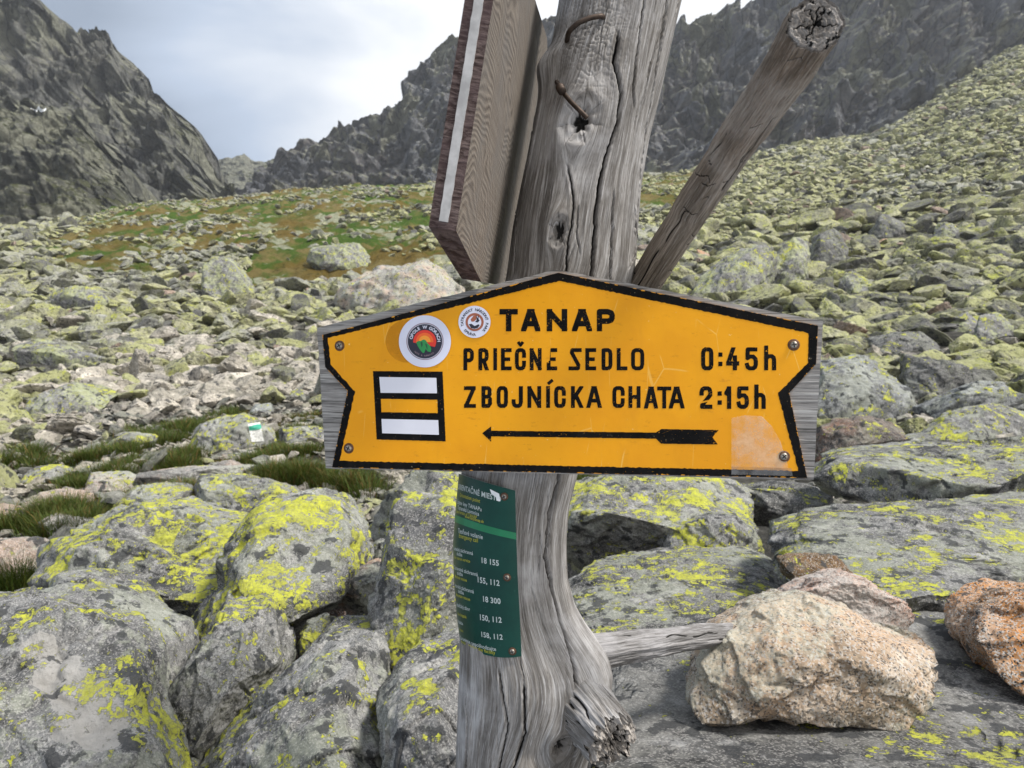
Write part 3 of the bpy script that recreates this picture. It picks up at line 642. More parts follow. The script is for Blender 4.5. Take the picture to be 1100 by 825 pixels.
mid_rock(ZM([(865, 430), (900, 400), (950, 400), (960, 450), (900, 470)]), M_RIGHT, 'grey-green stone above the dark slanting slab', 80, 'stone', 'stone')
mid_rock(ZM([(945, 470), (960, 410), (1010, 400), (1050, 430), (1040, 480), (980, 490)]), M_RIGHT, 'rounded lichened stone near the right edge above the long grey slab', 81, 'stone', 'stone')
mid_rock(ZM([(825, 335), (875, 335), (880, 365), (835, 370)]), M_ORANGE, 'salmon-red stone among the grey blocks on the right slope', 82, 'stone', 'stone', 5)
mid_rock(ZM([(680, 205), (705, 198), (712, 225), (690, 235)]), M_ORANGE, 'small salmon-red stone high on the right slope', 83, 'stone', 'stone', 5)
mid_rock(ZM([(175, 230), (205, 228), (217, 250), (190, 255)]), M_ORANGE, 'small orange-pink stone beside the leaning branch', 84, 'stone', 'stone', 5)
mid_rock(ZM([(405, 390), (415, 368), (440, 370), (435, 395)]), M_ORANGE, 'pale orange stone above the right edge of the sign', 85, 'stone', 'stone', 5)
mid_rock(ZM([(670, 200), (660, 150), (700, 125), (760, 145), (770, 180), (720, 210)]), M_DARK, 'dark angular block at the top of the right boulder field', 86)
mid_rock(ZM([(840, 200), (850, 160), (890, 155), (910, 190), (890, 220)]), M_RIGHT, 'yellow-green block right of the dark angular block', 87)

# the painted waymark: white, green, white
o, hv, hf = HERO['lichened boulder with a white and green waymark painted on its right end']
bv = BVHTree.FromPolygons([Vector(p) for p in hv], [tuple(map(int, f)) for f in hf])
def on_mesh(px, py, off=.004):
    h = bv.ray_cast(Vector(CAM), Vector(ray(px, py)).normalized())
    return None if h[0] is None else np.array(h[0] + h[1] * off)
def mark(name, quad, mat, off):
    q = np.array(quad, float); N = 10; V = []
    for i in range(N):
        for j in range(N):
            a, b = j / (N - 1), i / (N - 1)
            p = (q[0] * (1 - a) + q[1] * a) * (1 - b) + (q[3] * (1 - a) + q[2] * a) * b
            V.append(on_mesh(p[0], p[1], off))
    ok = [v is not None for v in V]
    F_ = [f for f in grid_faces(N, N) if all(ok[i] for i in f)]
    V = [v if v is not None else np.zeros(3) for v in V]
    return mesh_obj(name, np.array(V), np.array(F_), mat, o)
WPAINT = flat_mat('white_trail_paint', (.62, .62, .59), .8, 0, .3, 60)
GPAINT = flat_mat('green_trail_paint', (.03, .30, .20), .7, 0, .15, 40)
mark('painted_waymark', [(266, 456), (279, 454), (284, 474), (270, 475)], WPAINT, .006)
mark('painted_stripe', [(267, 458), (279.5, 456.5), (280.6, 461), (268, 462.5)], GPAINT, .012)

# ------------------------------------------------------------------ grass between the stones
rg = np.random.default_rng(21)
tuft = []
def strip(pts, n, w, hgt, dens=1.0, dry=.1):
    p = np.array(pts, float); s = np.concatenate([[0], np.cumsum(np.hypot(*np.diff(p, axis=0).T))])
    for _ in range(int(n * 1.35)):
        q = rg.uniform(0, s[-1]); tuft.append((np.interp(q, s, p[:, 0]) + rg.normal(0, w), np.interp(q, s, p[:, 1]) + rg.normal(0, w * .35), hgt * rg.uniform(.6, 1.25), dens, dry))
strip([(75, 500), (110, 492), (150, 484), (190, 470), (225, 455), (262, 444)], 75, 7, .16)
strip([(0, 505), (20, 500), (40, 497)], 14, 8, .18)
strip([(60, 525), (100, 520), (150, 500)], 26, 9, .13)
strip([(110, 540), (150, 540), (190, 530), (230, 532)], 22, 6, .12, dry=.3)
strip([(0, 572), (30, 566), (60, 560), (100, 555)], 30, 6, .17)
strip([(50, 578), (75, 572), (95, 566)], 18, 5, .17)
strip([(290, 520), (320, 514), (350, 516), (385, 524), (400, 532)], 52, 8, .17, dry=.15)
strip([(200, 505), (180, 500), (220, 490), (215, 482)], 18, 6, .14)
strip([(160, 532), (195, 530), (215, 536)], 16, 5, .09, dry=.6)
strip([(270, 500), (300, 492), (335, 490)], 20, 7, .13); strip([(300, 470), (325, 468), (340, 472)], 16, 6, .15); strip([(255, 482), (290, 482)], 12, 5, .12)
strip([(140, 468), (200, 462), (230, 470)], 14, 8, .14); strip([(290, 446), (340, 450)], 10, 8, .12, dry=.3); strip([(600, 520), (640, 515)], 4, 6, .1)
strip([(8, 632), (20, 628), (32, 624)], 12, 4, .19, 1.3, 0)

# ------------------------------------------------------------------ rubble of the talus
def unit_rock(rng, n, nplane=11, rough=.05, ledge=.05):
    """angular block: the body cut out by random planes, roughened"""
    v, f = ico(n)
    nn = rng.normal(size=(nplane, 3)); nn /= np.linalg.norm(nn, axis=1)[:, None]; hh = rng.uniform(.50, .95, nplane)
    r = np.minimum((hh[None] / np.maximum(v @ nn.T, .05)).min(1), 1.15)
    q = v * r[:, None]; s = rng.uniform(0, 90, 3)
    m = 1 + rough * fbm(v * 1.8 + s, 4, .55)
    for _ in range(2):
        bn = rng.normal(size=3); bn /= np.linalg.norm(bn); w = (q @ bn) * rng.uniform(1.6, 3.0) + .5 * noise(q * 1.4 + s + 5)
        fr = w - np.floor(w); m += ledge * (smooth01(fr, .42, .5) - fr)
    sc = np.array([1.0, rng.uniform(.55, .9), rng.uniform(.28, .58)])
    return q * m[:, None] * sc, f
def hull_rock(rng, npt):
    p = rng.normal(size=(npt, 3)); p /= np.linalg.norm(p, axis=1)[:, None]; p *= rng.uniform(.75, 1.1, (npt, 1))
    bm = bmesh.new(); [bm.verts.new(x) for x in p]; g_ = bmesh.ops.convex_hull(bm, input=bm.verts); bmesh.ops.triangulate(bm, faces=bm.faces)
    bm.verts.ensure_lookup_table(); bm.verts.index_update()
    v = np.array([x.co[:] for x in bm.verts]); f = np.array([[q.index for q in t_.verts] for t_ in bm.faces]); bm.free()
    return v * np.array([1.0, rng.uniform(.5, .9), rng.uniform(.26, .56)]), f
rng = np.random.default_rng(5)
VLOW = [hull_rock(rng, int(rng.integers(11, 17))) for _ in range(40)]
VMID = [unit_rock(rng, 4, nplane=10) for _ in range(20)]
def rot(rng, tilt=.35):
    a = rng.uniform(0, 2 * math.pi); tx, ty = rng.normal(0, tilt, 2)
    ca, sa = math.cos(a), math.sin(a)
    Rz = np.array([[ca, -sa, 0], [sa, ca, 0], [0, 0, 1]])
    Rx = np.array([[1, 0, 0], [0, math.cos(tx), -math.sin(tx)], [0, math.sin(tx), math.cos(tx)]])
    Ry = np.array([[math.cos(ty), 0, math.sin(ty)], [0, 1, 0], [-math.sin(ty), 0, math.cos(ty)]])
    return Ry @ Rx @ Rz
RK = []     # x, y, z, size
d = 5.2
while d < 300:
    uu = -1.0
    while uu < 1.05:
        px = 550 + F * uu
        right = smooth01(px, 480, 800)
        base = (.16 + .0135 * d) * (1 - right) + (.20 + .0108 * d) * right
        if right <= .5 and d > 62: base = min(base, .75 + .0040 * d)
        if right > .5 and d > 62: base = .42 + .0042 * d
        if px > 640 and 26 < d < 62: base *= 1.25
        if d < 14 and px < 480: base *= 1.15
        s = base * math.exp(rng.normal(-.04, .46)); s = min(s, base * 2.4)
        x = (uu + rng.normal(0, .2) * base / d) * d; y = d * (1 + rng.normal(0, .25) * base / d)
        RK.append((x, y, s)); uu += .78 * base * (1.1 if right < .5 else 1.0) / d
    d += .60 * (.175 + .0112 * d) if d < 62 else .62 * (.46 + .0052 * d)
RK = np.array(RK)
gk = green(RK[:, 0], RK[:, 1])
oc = fbm(np.stack([RK[:, 0] * .11, RK[:, 1] * .055, 0 * RK[:, 0] + 21], -1), 3)
keep = (gk < .36) | (rng.random(len(RK)) < .04) | ((oc > .17) & (rng.random(len(RK)) < .8) & (RK[:, 1] > 30))
n4 = (RK[:, 1] < 12) & (gk > .5); keep &= ~(n4 & (rng.random(len(RK)) < .6))
pxk = 550 + F * RK[:, 0] / RK[:, 1]
keep &= ~((RK[:, 1] < 6.6) & (pxk > 560))
RK = RK[keep]; gk = gk[keep]; pxk = pxk[keep]
zk = terrain(RK[:, 0], RK[:, 1]); RK[:, 2] *= .60
pyk = 355 - F * (zk - 1.5) / RK[:, 1]
RK[:, 2] = np.where((gk > .30) & (RK[:, 1] > 30), np.minimum(RK[:, 2], .75), RK[:, 2]); ok = np.ones(len(RK), bool)
for (xa, xb, ya, yb, dm) in MIDS:                                         # leave the well-known boulders and the tufts of grass clear
    w = xb - xa; hh = yb - ya; sp = F * RK[:, 2] / RK[:, 1]
    near = (RK[:, 1] < dm * 1.0 + .55 * w * dm / F) & (pxk + .55 * sp > xa) & (pxk - .55 * sp < xb) & (pyk - .55 * sp < yb - .12 * hh) & (pyk + .4 * sp > ya)
    ok &= ~near
for (xa, ya, hg, dn, dry) in tuft:
    sp = F * RK[:, 2] / RK[:, 1]
    ok &= ~((np.abs(pxk - xa) < 4 + .6 * sp) & (pyk - .6 * sp < ya) & (pyk + .2 * sp > ya - 9) & (RK[:, 1] < 12.5))
RK = RK[ok]; gk = gk[ok]; pxk = pxk[ok]; zk = zk[ok]
pyk = 355 - F * (zk - 1.5) / RK[:, 1]
spx = F * RK[:, 2] * 1.7 / RK[:, 1]
hid = ((pxk > 350) & (pxk < 870) & (pyk > 310) & (pyk < 500)) | ((pxk > 500) & (pxk < 690) & (pyk < 330)) | (pxk < -20) | (pxk > 1120) | ((pyk > 560) & (RK[:, 1] < 6))
order = np.argsort(-(spx * ~hid)); N_IND = 292
ind = order[:N_IND]; rest = order[N_IND:]
print('rocks', len(RK), 'min individual px', spx[ind[-1]])

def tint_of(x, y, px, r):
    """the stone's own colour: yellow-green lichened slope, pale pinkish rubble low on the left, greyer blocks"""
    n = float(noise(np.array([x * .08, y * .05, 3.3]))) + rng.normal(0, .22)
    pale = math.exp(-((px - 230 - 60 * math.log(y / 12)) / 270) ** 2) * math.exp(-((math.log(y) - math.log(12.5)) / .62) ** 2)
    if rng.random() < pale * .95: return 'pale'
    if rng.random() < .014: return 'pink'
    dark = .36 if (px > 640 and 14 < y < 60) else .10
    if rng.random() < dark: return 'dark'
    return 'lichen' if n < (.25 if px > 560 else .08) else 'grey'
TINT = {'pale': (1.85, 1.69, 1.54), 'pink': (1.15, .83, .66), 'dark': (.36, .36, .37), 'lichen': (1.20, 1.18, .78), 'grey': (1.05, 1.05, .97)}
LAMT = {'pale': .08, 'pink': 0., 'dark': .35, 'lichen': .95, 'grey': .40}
RUB = rock_mat('talus_stone', base=(.33, .325, .30), dark=(.19, .19, .18), pale=(.45, .445, .41), lichen=.30, lsize=1.6, spots=.35, crust=.62, crustcol=(.40, .41, .17), grain=.25, tint=True, k=.55, bumps=1.4, lcol=(.44, .48, .10))
V = []; Fc = []; T = []; base_i = 0
for _ in range(9000):                                                     # gravel and fist-sized stones in the gaps near by
    d = 2.4 + 12.3 * rng.random() ** .75; px = rng.uniform(-30, 560) if rng.random() < .8 else rng.uniform(850, 1130)
    x = (px - 550) / F * d; s = .028 * math.exp(rng.normal(0, .55)) * (1 + d / 14); v, f = VLOW[rng.integers(len(VLOW))]
    if green(np.array(x), np.array(d)) > .75 and rng.random() < .5: continue
    tc3 = np.array(TINT['pale' if rng.random() < .6 else 'grey']) * rng.uniform(.6, 1.15)
    V.append((v * s) @ rot(rng).T + np.array([x, d, float(terrain(x, d)) + s * .25])); Fc.append(f + base_i); base_i += len(v); T.append(np.repeat([[*tc3, .1]], len(v), 0))
for k in rest:
    x, y, s = RK[k]; var = VMID if spx[k] > 26 else VLOW
    v, f = var[rng.integers(len(var))]
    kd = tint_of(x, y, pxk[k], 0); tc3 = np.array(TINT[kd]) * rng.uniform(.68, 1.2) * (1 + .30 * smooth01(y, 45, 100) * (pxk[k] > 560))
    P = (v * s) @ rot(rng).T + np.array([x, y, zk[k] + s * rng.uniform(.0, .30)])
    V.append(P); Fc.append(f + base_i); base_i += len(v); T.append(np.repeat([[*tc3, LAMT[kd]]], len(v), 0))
o = mesh_obj('talus_stones', np.concatenate(V), np.concatenate(Fc), RUB, smooth=False, attrs={'tint': ('FLOAT_COLOR', np.concatenate(T))})
tag(o, 'thousands of small grey and yellow-green stones covering the slopes', 'rubble', kind='stuff')

WORDS = {'pale': 'pale pinkish grey', 'pink': 'rusty pink', 'dark': 'dark grey', 'lichen': 'yellow-green lichened', 'grey': 'plain mid grey'}
cnt = {}
for k in ind:
    x, y, s = RK[k]; kd = tint_of(x, y, pxk[k], 0)
    v, f = unit_rock(rng, 6 if spx[k] > 60 else 5, nplane=11)
    q = v * s
    q = q + (v / np.linalg.norm(v, axis=1)[:, None]) * (s * .05 * ridged(q / s * 2.6 + rng.uniform(0, 50, 3), 4, .55))[:, None]
    pos = np.array([x, y, zk[k] + s * rng.uniform(.0, .22)])
    P = q @ rot(rng, .3).T + pos
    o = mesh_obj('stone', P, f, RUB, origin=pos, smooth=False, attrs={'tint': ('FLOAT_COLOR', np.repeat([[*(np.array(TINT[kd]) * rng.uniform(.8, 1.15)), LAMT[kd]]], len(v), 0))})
    side = 'left of the sign' if pxk[k] < 550 else 'right of the sign'
    dist = 'on the near rubble' if y < 13 else ('midway up the slope' if y < 32 else 'high on the slope')
    sz = 'large' if spx[k] > 58 else ('middling' if spx[k] > 44 else 'small')
    lb = f'{sz} {WORDS[kd]} stone {dist} {side}'
    tag(o, lb, 'stone', f'{sz} {WORDS[kd]} stones {dist} {side}')

# ------------------------------------------------------------------ the dead tree that serves as a signpost
def wood_mat(name, cols, attr='grain', bscale=1.0, rough=.85, crackcol=(.012, .011, .010), brown=None):
    t = NT(name); g = t.new('ShaderNodeAttribute', attribute_name=attr).outputs['Vector']
    cd = t.new('ShaderNodeAttribute', attribute_name='crack').outputs['Fac']
    co = t.new('ShaderNodeTexCoord').outputs['Object']
    a = t.noise(g, .085, 6, .6, .3); b = t.noise(g, .42, 6, .7); d = t.noise(g, 1.5, 3, .7); e = t.noise(co, 9, 5, .6)
    c = t.ramp(b, [(.30, cols[0]), (.47, cols[1]), (.62, cols[2]), (.75, cols[3])])
    c = t.mix(t.step(a, .40, .60, .7, 0), c, cols[0])
    c = t.mix(t.step(e, .45, .7, 0, .55), c, cols[3])
    if brown is not None: c = t.mix(t.step(t.noise(co, 5.5, 5, .65), .42, .62, 0, .8), c, brown)
    s2 = t.noise(t.vmul(g, (1, .5, 1)), .95, 4, .72)
    c = t.mix(t.step(s2, .52, .68, 0, .55), c, tuple(x * .4 for x in cols[0]))
    c = t.mix(t.step(d, .56, .72, 0, .55), c, tuple(x * .35 for x in cols[0]))
    c = t.mix(t.step(s2, .46, .34, 0, .5), c, cols[3])
    c = t.mix(t.step(cd, .25, .75), c, crackcol)
    n = t.bump(b, .4, .003 * bscale); n = t.bump(d, .6, .0014 * bscale, n); n = t.bump(t.noise(co, 400, 3, .6), .2, .0006, n)
    return t.out(c, rough, n, .2)
M_POST = wood_mat('bleached_dead_wood', [(.09, .08, .07), (.245, .228, .21), (.39, .375, .36), (.56, .55, .55)])
M_LIMB = wood_mat('brown_barked_limb', [(.13, .105, .08), (.28, .23, .18), (.41, .35, .29), (.53, .49, .44)])
M_ROOT = wood_mat('bleached_root_wood', [(.12, .115, .11), (.23, .22, .215), (.34, .33, .33), (.45, .44, .45)])
M_END = wood_mat('weathered_end_grain', [(.16, .14, .12), (.30, .27, .24), (.42, .39, .36), (.52, .49, .46)])

ROOT_P = at(556, 905, 1.06)
post = thing('dead_tree', ROOT_P, 'leaning grey weathered dead tree trunk that carries the yellow sign', 'tree')
D0 = 1.06
LE = np.array([(-110, 612), (-60, 607), (0, 601), (50, 592), (75, 583), (120, 576), (170, 567), (245, 551), (297, 544), (400, 520), (510, 496), (600, 494), (700, 494), (825, 490), (910, 480), (960, 470)], float)
RE = np.array([(-110, 757), (-60, 746), (0, 732), (94, 711), (150, 697), (200, 688), (263, 682), (293, 680), (400, 650), (490, 624), (510, 620), (545, 611), (580, 608), (620, 609), (650, 617), (670, 628), (690, 643), (704, 652), (722, 656), (745, 652), (768, 642), (790, 634), (825, 628), (910, 618), (960, 615)], float)
NR, NA = 980, 560
ys = np.linspace(-100, 955, NR); lx = np.interp(ys, LE[:, 0], LE[:, 1]); rx = np.interp(ys, RE[:, 0], RE[:, 1])
k_ = np.exp(-(np.arange(-14, 15) / 6.) ** 2); k_ /= k_.sum()
sm = lambda a: np.convolve(np.pad(a, 14, 'edge'), k_, 'valid')
lx, rx = sm(lx), sm(rx); cx = (lx + rx) / 2; rr = (rx - lx) / 2
th = np.linspace(0, 2 * math.pi, NA, endpoint=False) - math.pi         # 0 faces the camera
TH, YS = np.meshgrid(th, ys); CXg = np.repeat(cx[:, None], NA, 1); RRg = np.repeat(rr[:, None], NA, 1)
PXg = CXg + RRg * np.sin(TH); front = np.cos(TH) > -.05
arcx = TH * 66.0                                                        # unrolled, in picture units
KN = [(618, 150, 20, 2.0), (597, 262, 11, 2.2), (594, 765, 12, 1.8), (560, 797, 13, 1.3), (648, 775, 19, 1.2)]
psi = arcx.copy()
for kx, ky, kr, el_ in KN:
    i = int(np.argmin(np.abs(ys - ky))); ka = math.asin(np.clip((kx - cx[i]) / rr[i], -.97, .97)) * 66
    dx = arcx - ka; dy = (YS - ky) / el_
    psi = psi - dx * kr ** 2 * .85 / (dx ** 2 + dy ** 2 + .45 * kr ** 2)
psi = psi + 2.0 * noise(np.stack([arcx * .02, YS * .006, 0 * psi], -1)) + .6 * noise(np.stack([arcx * .08, YS * .02, 0 * psi + 5], -1))
h = 1.7 * fbm(np.stack([psi * .05, YS * .004, 0 * psi], -1), 3) + .32 * fbm(np.stack([psi * .22, YS * .010, 0 * psi + 3], -1), 3, .6)
h += -.22 * np.clip(ridged(np.stack([psi * .35, YS * .007, 0 * psi + 8], -1), 2) - .55, 0, 1)
CR = [([(687, -100), (686, 0), (677, 64), (671, 113), (673, 140)], 1.3, 5), ([(720, -100), (711, 0), (699, 75), (688, 158), (681, 226), (676, 262)], 1.9, 8),
      ([(656, 60), (651, 94), (658, 124), (655, 150), (645, 180), (637, 211), (632, 248), (629, 300), (615, 380)], 2.2, 9), ([(652, 215), (650, 245), (648, 320)], 1.4, 5),
      ([(728, -60), (725, 0), (716, 40)], .9, 4), ([(604, 190), (609, 215), (611, 240), (605, 275), (602, 320)], 1.3, 5), ([(676, 225), (681, 262), (678, 280), (668, 300)], 1.8, 7),
      ([(598, 490), (596, 512), (588, 543), (583, 587), (590, 622), (600, 658), (612, 693), (614, 736), (607, 784), (603, 840), (600, 930)], 2.0, 10),
      ([(536, 690), (540, 715), (546, 744), (539, 784), (529, 823), (522, 900)], 1.3, 5), ([(561, 700), (562, 725), (563, 752), (555, 780), (548, 800)], 1.5, 6),
      ([(502, 720), (505, 760), (503, 800), (498, 850)], 1.4, 6), ([(632, 715), (640, 724), (650, 731), (658, 740)], 1.0, 4), ([(545, 190), (556, 240), (552, 300)], 1., 4), ([(575, 110), (572, 160), (561, 215)], 1., 4), ([(617, 230), (613, 262), (618, 290)], .9, 3)]
rg = np.random.default_rng(3)
for _ in range(46):                                                     # fine drying checks
    y0 = rg.uniform(-80, 930); ln = rg.uniform(25, 120); i = int(np.argmin(np.abs(ys - y0))); a0 = rg.uniform(-.9, .9)
    i2 = min(NR - 1, i + int(ln)); x0 = cx[i] + rr[i] * a0; x1 = cx[i2] + rr[i2] * a0
    CR.append(([(x0, y0), ((x0 + x1) / 2 + rg.normal(0, 1.5), y0 + ln / 2), (x1 + rg.normal(0, 1.5), y0 + ln)], rg.uniform(.5, .9), rg.uniform(1.2, 3.0)))
crack = np.zeros_like(h)
wob = .9 * noise(np.stack([0 * psi, YS * .06, 0 * psi], -1)) + .8 * noise(np.stack([0 * psi, YS * .2, 0 * psi + 4], -1))
for pts, w, dep in CR:
    p = np.array(pts, float); gx = np.interp(YS, p[:, 1], p[:, 0]); w = w * .72
    fade = smooth01(YS, p[0, 1], p[0, 1] + 12) * (1 - smooth01(YS, p[-1, 1] - 14, p[-1, 1]))
    dd = np.abs(PXg + wob - gx) / np.maximum(np.abs(np.cos(TH)), .3)
    ww = w * (.75 + .5 * np.abs(noise(np.stack([0 * psi, YS * .03, 0 * psi + w * 31], -1))))
    gsh = np.exp(-(dd / np.maximum(ww * (.35 + .65 * fade), .2)) ** 2) * fade * front
    h -= dep * gsh; crack = np.maximum(crack, gsh * min(1, dep / 4.5))
    h += .8 * np.exp(-((dd - 3 * w) / (2.2 * w)) ** 2) * fade * front * min(1, dep / 6)
# knots: raised collars round a dark broken core
def knot(px, py, r, el_, rise, core):
    global h, crack
    i = int(np.argmin(np.abs(ys - py))); ka = math.asin(np.clip((px - cx[i]) / rr[i], -.97, .97)) * 66
    dx = (arcx - ka); dy = (YS - py) / el_; q = np.sqrt(dx ** 2 + dy ** 2) / r
    an = np.arctan2(dy, dx); jag = noise(np.stack([np.cos(an) * 2 + px, np.sin(an) * 2 + py, q * 3], -1))
    h += rise * np.exp(-((q - .85) / .45) ** 2) + rise * .5 * np.exp(-(q / 1.9) ** 2)
    h += np.where(q < 1.2, .9 * np.sin(q * 16 + 2 * jag) * np.exp(-(q / .8) ** 2), 0)
    c_ = np.exp(-((q + .35 * jag) / .42) ** 2); h -= core * c_
    crack = np.maximum(crack, smooth01(c_, .35, .8) * .75)
    radial = np.exp(-(np.sin(an * 3.5 + px) / .10) ** 2) * smooth01(q, .1, .3) * (1 - smooth01(q, .7, 1.0)); h -= 1.8 * radial; crack = np.maximum(crack, radial * .55)
knot(618, 150, 27, 1.15, 3.4, 9)
knot(597, 262, 13, 1.7, 3.0, 5)
knot(594, 765, 10, 1.7, 6.0, 6)
knot(561, 797, 11, 1.2, 7.0, 4)
# bark scale patch high on the trunk
i = np.exp(-((PXg - 628) / 30) ** 2 - ((YS - 60) / 60) ** 2) * front
cell = noise(np.stack([arcx * .11, YS * .16, 0 * psi + 2], -1)); cz = np.exp(-(cell / .07) ** 2) * i
h -= 1.6 * cz; crack = np.maximum(crack, cz * .55)
# swelling towards the broken stub and the root
h += 9 * np.exp(-((TH - .9) / .5) ** 2 - ((YS - 765) / 40) ** 2)
h += 8 * np.exp(-((TH + 1.2) / .4) ** 2 - ((YS - 78) / 17) ** 2)
Rm = (RRg + h) / F * D0
C0 = at(cx, ys, np.full(NR, D0))
hx = np.array([1.0, 0, 0]); hf = FWD
Pm = C0[:, None] + (Rm * np.sin(TH))[..., None] * hx - (Rm * np.cos(TH))[..., None] * hf
gr = np.stack([psi, YS * .055, 0 * psi], -1)
mesh_obj('trunk', Pm.reshape(-1, 3), grid_faces(NR, NA, True), M_POST, post, attrs={'grain': ('FLOAT_VECTOR', gr.reshape(-1, 3)), 'crack': ('FLOAT', crack.ravel())})

def limb(name, pts, mat, parent, seed=0, nr=220, na=160, cap=False, endmat=None, checks=14, amp=1.0, rough_end=0, crossc=0, grain_k=1.0):
    """tapered limb through (px, py, depth, radius in metres)"""
    rg = np.random.default_rng(seed); p = np.array(pts, float)
    c = at(p[:, 0], p[:, 1], p[:, 2]); sdist = np.concatenate([[0], np.cumsum(np.linalg.norm(np.diff(c, axis=0), axis=1))]); L = sdist[-1]
    s = np.linspace(0, L, nr)
    ctr = np.stack([np.interp(s, sdist, c[:, k]) for k in range(3)], -1); R = np.interp(s, sdist, p[:, 3])
    kk = np.exp(-(np.arange(-12, 13) / 6.) ** 2); kk /= kk.sum()
    for q in range(3): ctr[:, q] = np.convolve(np.pad(ctr[:, q], 12, 'reflect', reflect_type='odd'), kk, 'valid')
    T_ = np.gradient(ctr, axis=0); T_ /= np.linalg.norm(T_, axis=1)[:, None]
    e1 = np.cross(T_, np.array([0, 0, 1.0]) if abs(T_[0, 2]) < .8 else np.array([0, 1.0, 0])); e1 /= np.linalg.norm(e1, axis=1)[:, None]; e2 = np.cross(T_, e1)
    a = np.linspace(0, 2 * math.pi, na, endpoint=False); A, S = np.meshgrid(a, s)
    u = np.stack([np.cos(A), np.sin(A)], -1)
    hh = .0022 * amp * fbm(np.stack([u[..., 0] * 2.2 + seed, u[..., 1] * 2.2, S * 9], -1), 4) + .0009 * amp * ridged(np.stack([u[..., 0] * 9 + seed, u[..., 1] * 9, S * 7], -1), 3)
    ck = np.zeros_like(S)
    for _ in range(checks):
        a0 = rg.uniform(0, 2 * math.pi); s0 = rg.uniform(0, L * .85); ln = rg.uniform(.03, .12); w = rg.uniform(.03, .07)
        dd = np.angle(np.exp(1j * (A - a0 - .25 * noise(np.stack([S * 25, 0 * S + a0, 0 * S], -1)))))
        gq = np.exp(-(dd / w) ** 2) * smooth01(S, s0, s0 + .012) * (1 - smooth01(S, s0 + ln - .012, s0 + ln)); hh -= .003 * gq; ck = np.maximum(ck, gq)
    for _ in range(crossc):                                              # short crosswise checks in the skin
        a0 = rg.uniform(0, 2 * math.pi); s0 = rg.uniform(.04, L); wa = rg.uniform(.15, .5)
        dd = np.angle(np.exp(1j * (A - a0)))
        sc = s0 + .007 * noise(np.stack([dd * 3, 0 * A + s0 * 90, 0 * A], -1)) + .010 * dd
        gq = np.exp(-((S - sc) / .0012) ** 2) * (1 - smooth01(np.abs(dd), wa * .6, wa)); hh -= .0016 * gq; ck = np.maximum(ck, gq * .85)
    if rough_end:
        jag = noise(np.stack([np.cos(A) * 4, np.sin(A) * 4, 0 * A + seed], -1)) + .5 * noise(np.stack([np.cos(A) * 11, np.sin(A) * 11, 0 * A], -1))
        ctrS = S + smooth01(S, L * .55, L) * jag * rough_end
        ctr2 = ctr[:, None] + (ctrS - S)[..., None] * T_[:, None]
    else: ctr2 = np.repeat(ctr[:, None], na, 1)
    RR = R[:, None] + hh
    P = ctr2 + (RR * np.cos(A))[..., None] * e1[:, None] + (RR * np.sin(A))[..., None] * e2[:, None]
    G = np.stack([A * R.mean() * 830 * grain_k, S * 46, 0 * S], -1)
    o = mesh_obj(name, P.reshape(-1, 3), grid_faces(nr, na, True), mat, parent, attrs={'grain': ('FLOAT_VECTOR', G.reshape(-1, 3)), 'crack': ('FLOAT', ck.ravel())})
    # end face: rings of growth, checks running from the heart
    m = 60; rim = P[-1]; cen = rim.mean(0); f = np.linspace(0, 1, m)[:, None, None]
    E = cen + (rim[None] - cen) * (1 - f)
    A2 = np.repeat(a[None], m, 0); q = 1 - f[..., 0] + 0 * A2
    eh = .0007 * np.sin(q * 38 + 3 * noise(np.stack([np.cos(A2) * 1.5, np.sin(A2) * 1.5, q * 2], -1))) + (.0022 + .4 * rough_end) * fbm(np.stack([q * np.cos(A2) * 4, q * np.sin(A2) * 4, 0 * q + seed], -1), 4, .6)
    ecr = np.zeros_like(q)
    for k in range(7):
        a0 = rg.uniform(0, 6.28); dd = np.abs(np.angle(np.exp(1j * (A2 - a0 - .4 * noise(np.stack([q * 5, 0 * q + k * 7, 0 * q], -1)))))) * q
        gq = np.exp(-(dd / .035) ** 2) * (1 - smooth01(q, .55, 1.0)) ; eh -= .003 * gq; ecr = np.maximum(ecr, gq)
    edge = smooth01(q, .80, 1.0); eh -= .003 * edge * edge; ecr = np.maximum(ecr, .9 * smooth01(fbm(np.stack([q * np.cos(A2) * 3 + 4, q * np.sin(A2) * 3, 0 * q + 5], -1), 4, .6), .42, .62))
    E = E + (eh * smooth01(f[..., 0] + 0 * A2, 0, .06))[..., None] * T_[-1]
    mesh_obj('end_grain', E.reshape(-1, 3), grid_faces(m, na, True), endmat or M_END, o if parent is not None else None,
             attrs={'grain': ('FLOAT_VECTOR', np.stack([q * 26, A2 * 1.2 * q, 0 * q], -1).reshape(-1, 3)), 'crack': ('FLOAT', ecr.ravel())})
    return o
limb('branch', [(640, 383, 1.16, .0195), (668, 340, 1.11, .020), (694, 301, 1.055, .0208), (742, 226, .965, .0215), (790, 154, .855, .0220), (830, 96, .76, .0220), (858, 55, .69, .0220), (876, 27, .64, .0220)], M_LIMB, post, 3, nr=420, na=260, crossc=60, checks=10, endmat=M_END)
limb('broken_stub', [(602, 735, 1.03, .040), (625, 758, .99, .037), (645, 780, .955, .033), (657, 795, .93, .030)], M_POST, post, 8, nr=160, na=220, rough_end=.016, checks=12, amp=2.2)
limb('root', [(610, 702, 1.06, .024), (650, 699, 1.08, .0215), (690, 693, 1.13, .020), (735, 686, 1.21, .0175), (790, 680, 1.30, .015)], M_ROOT, post, 12, nr=260, na=160, checks=16, amp=1.3)

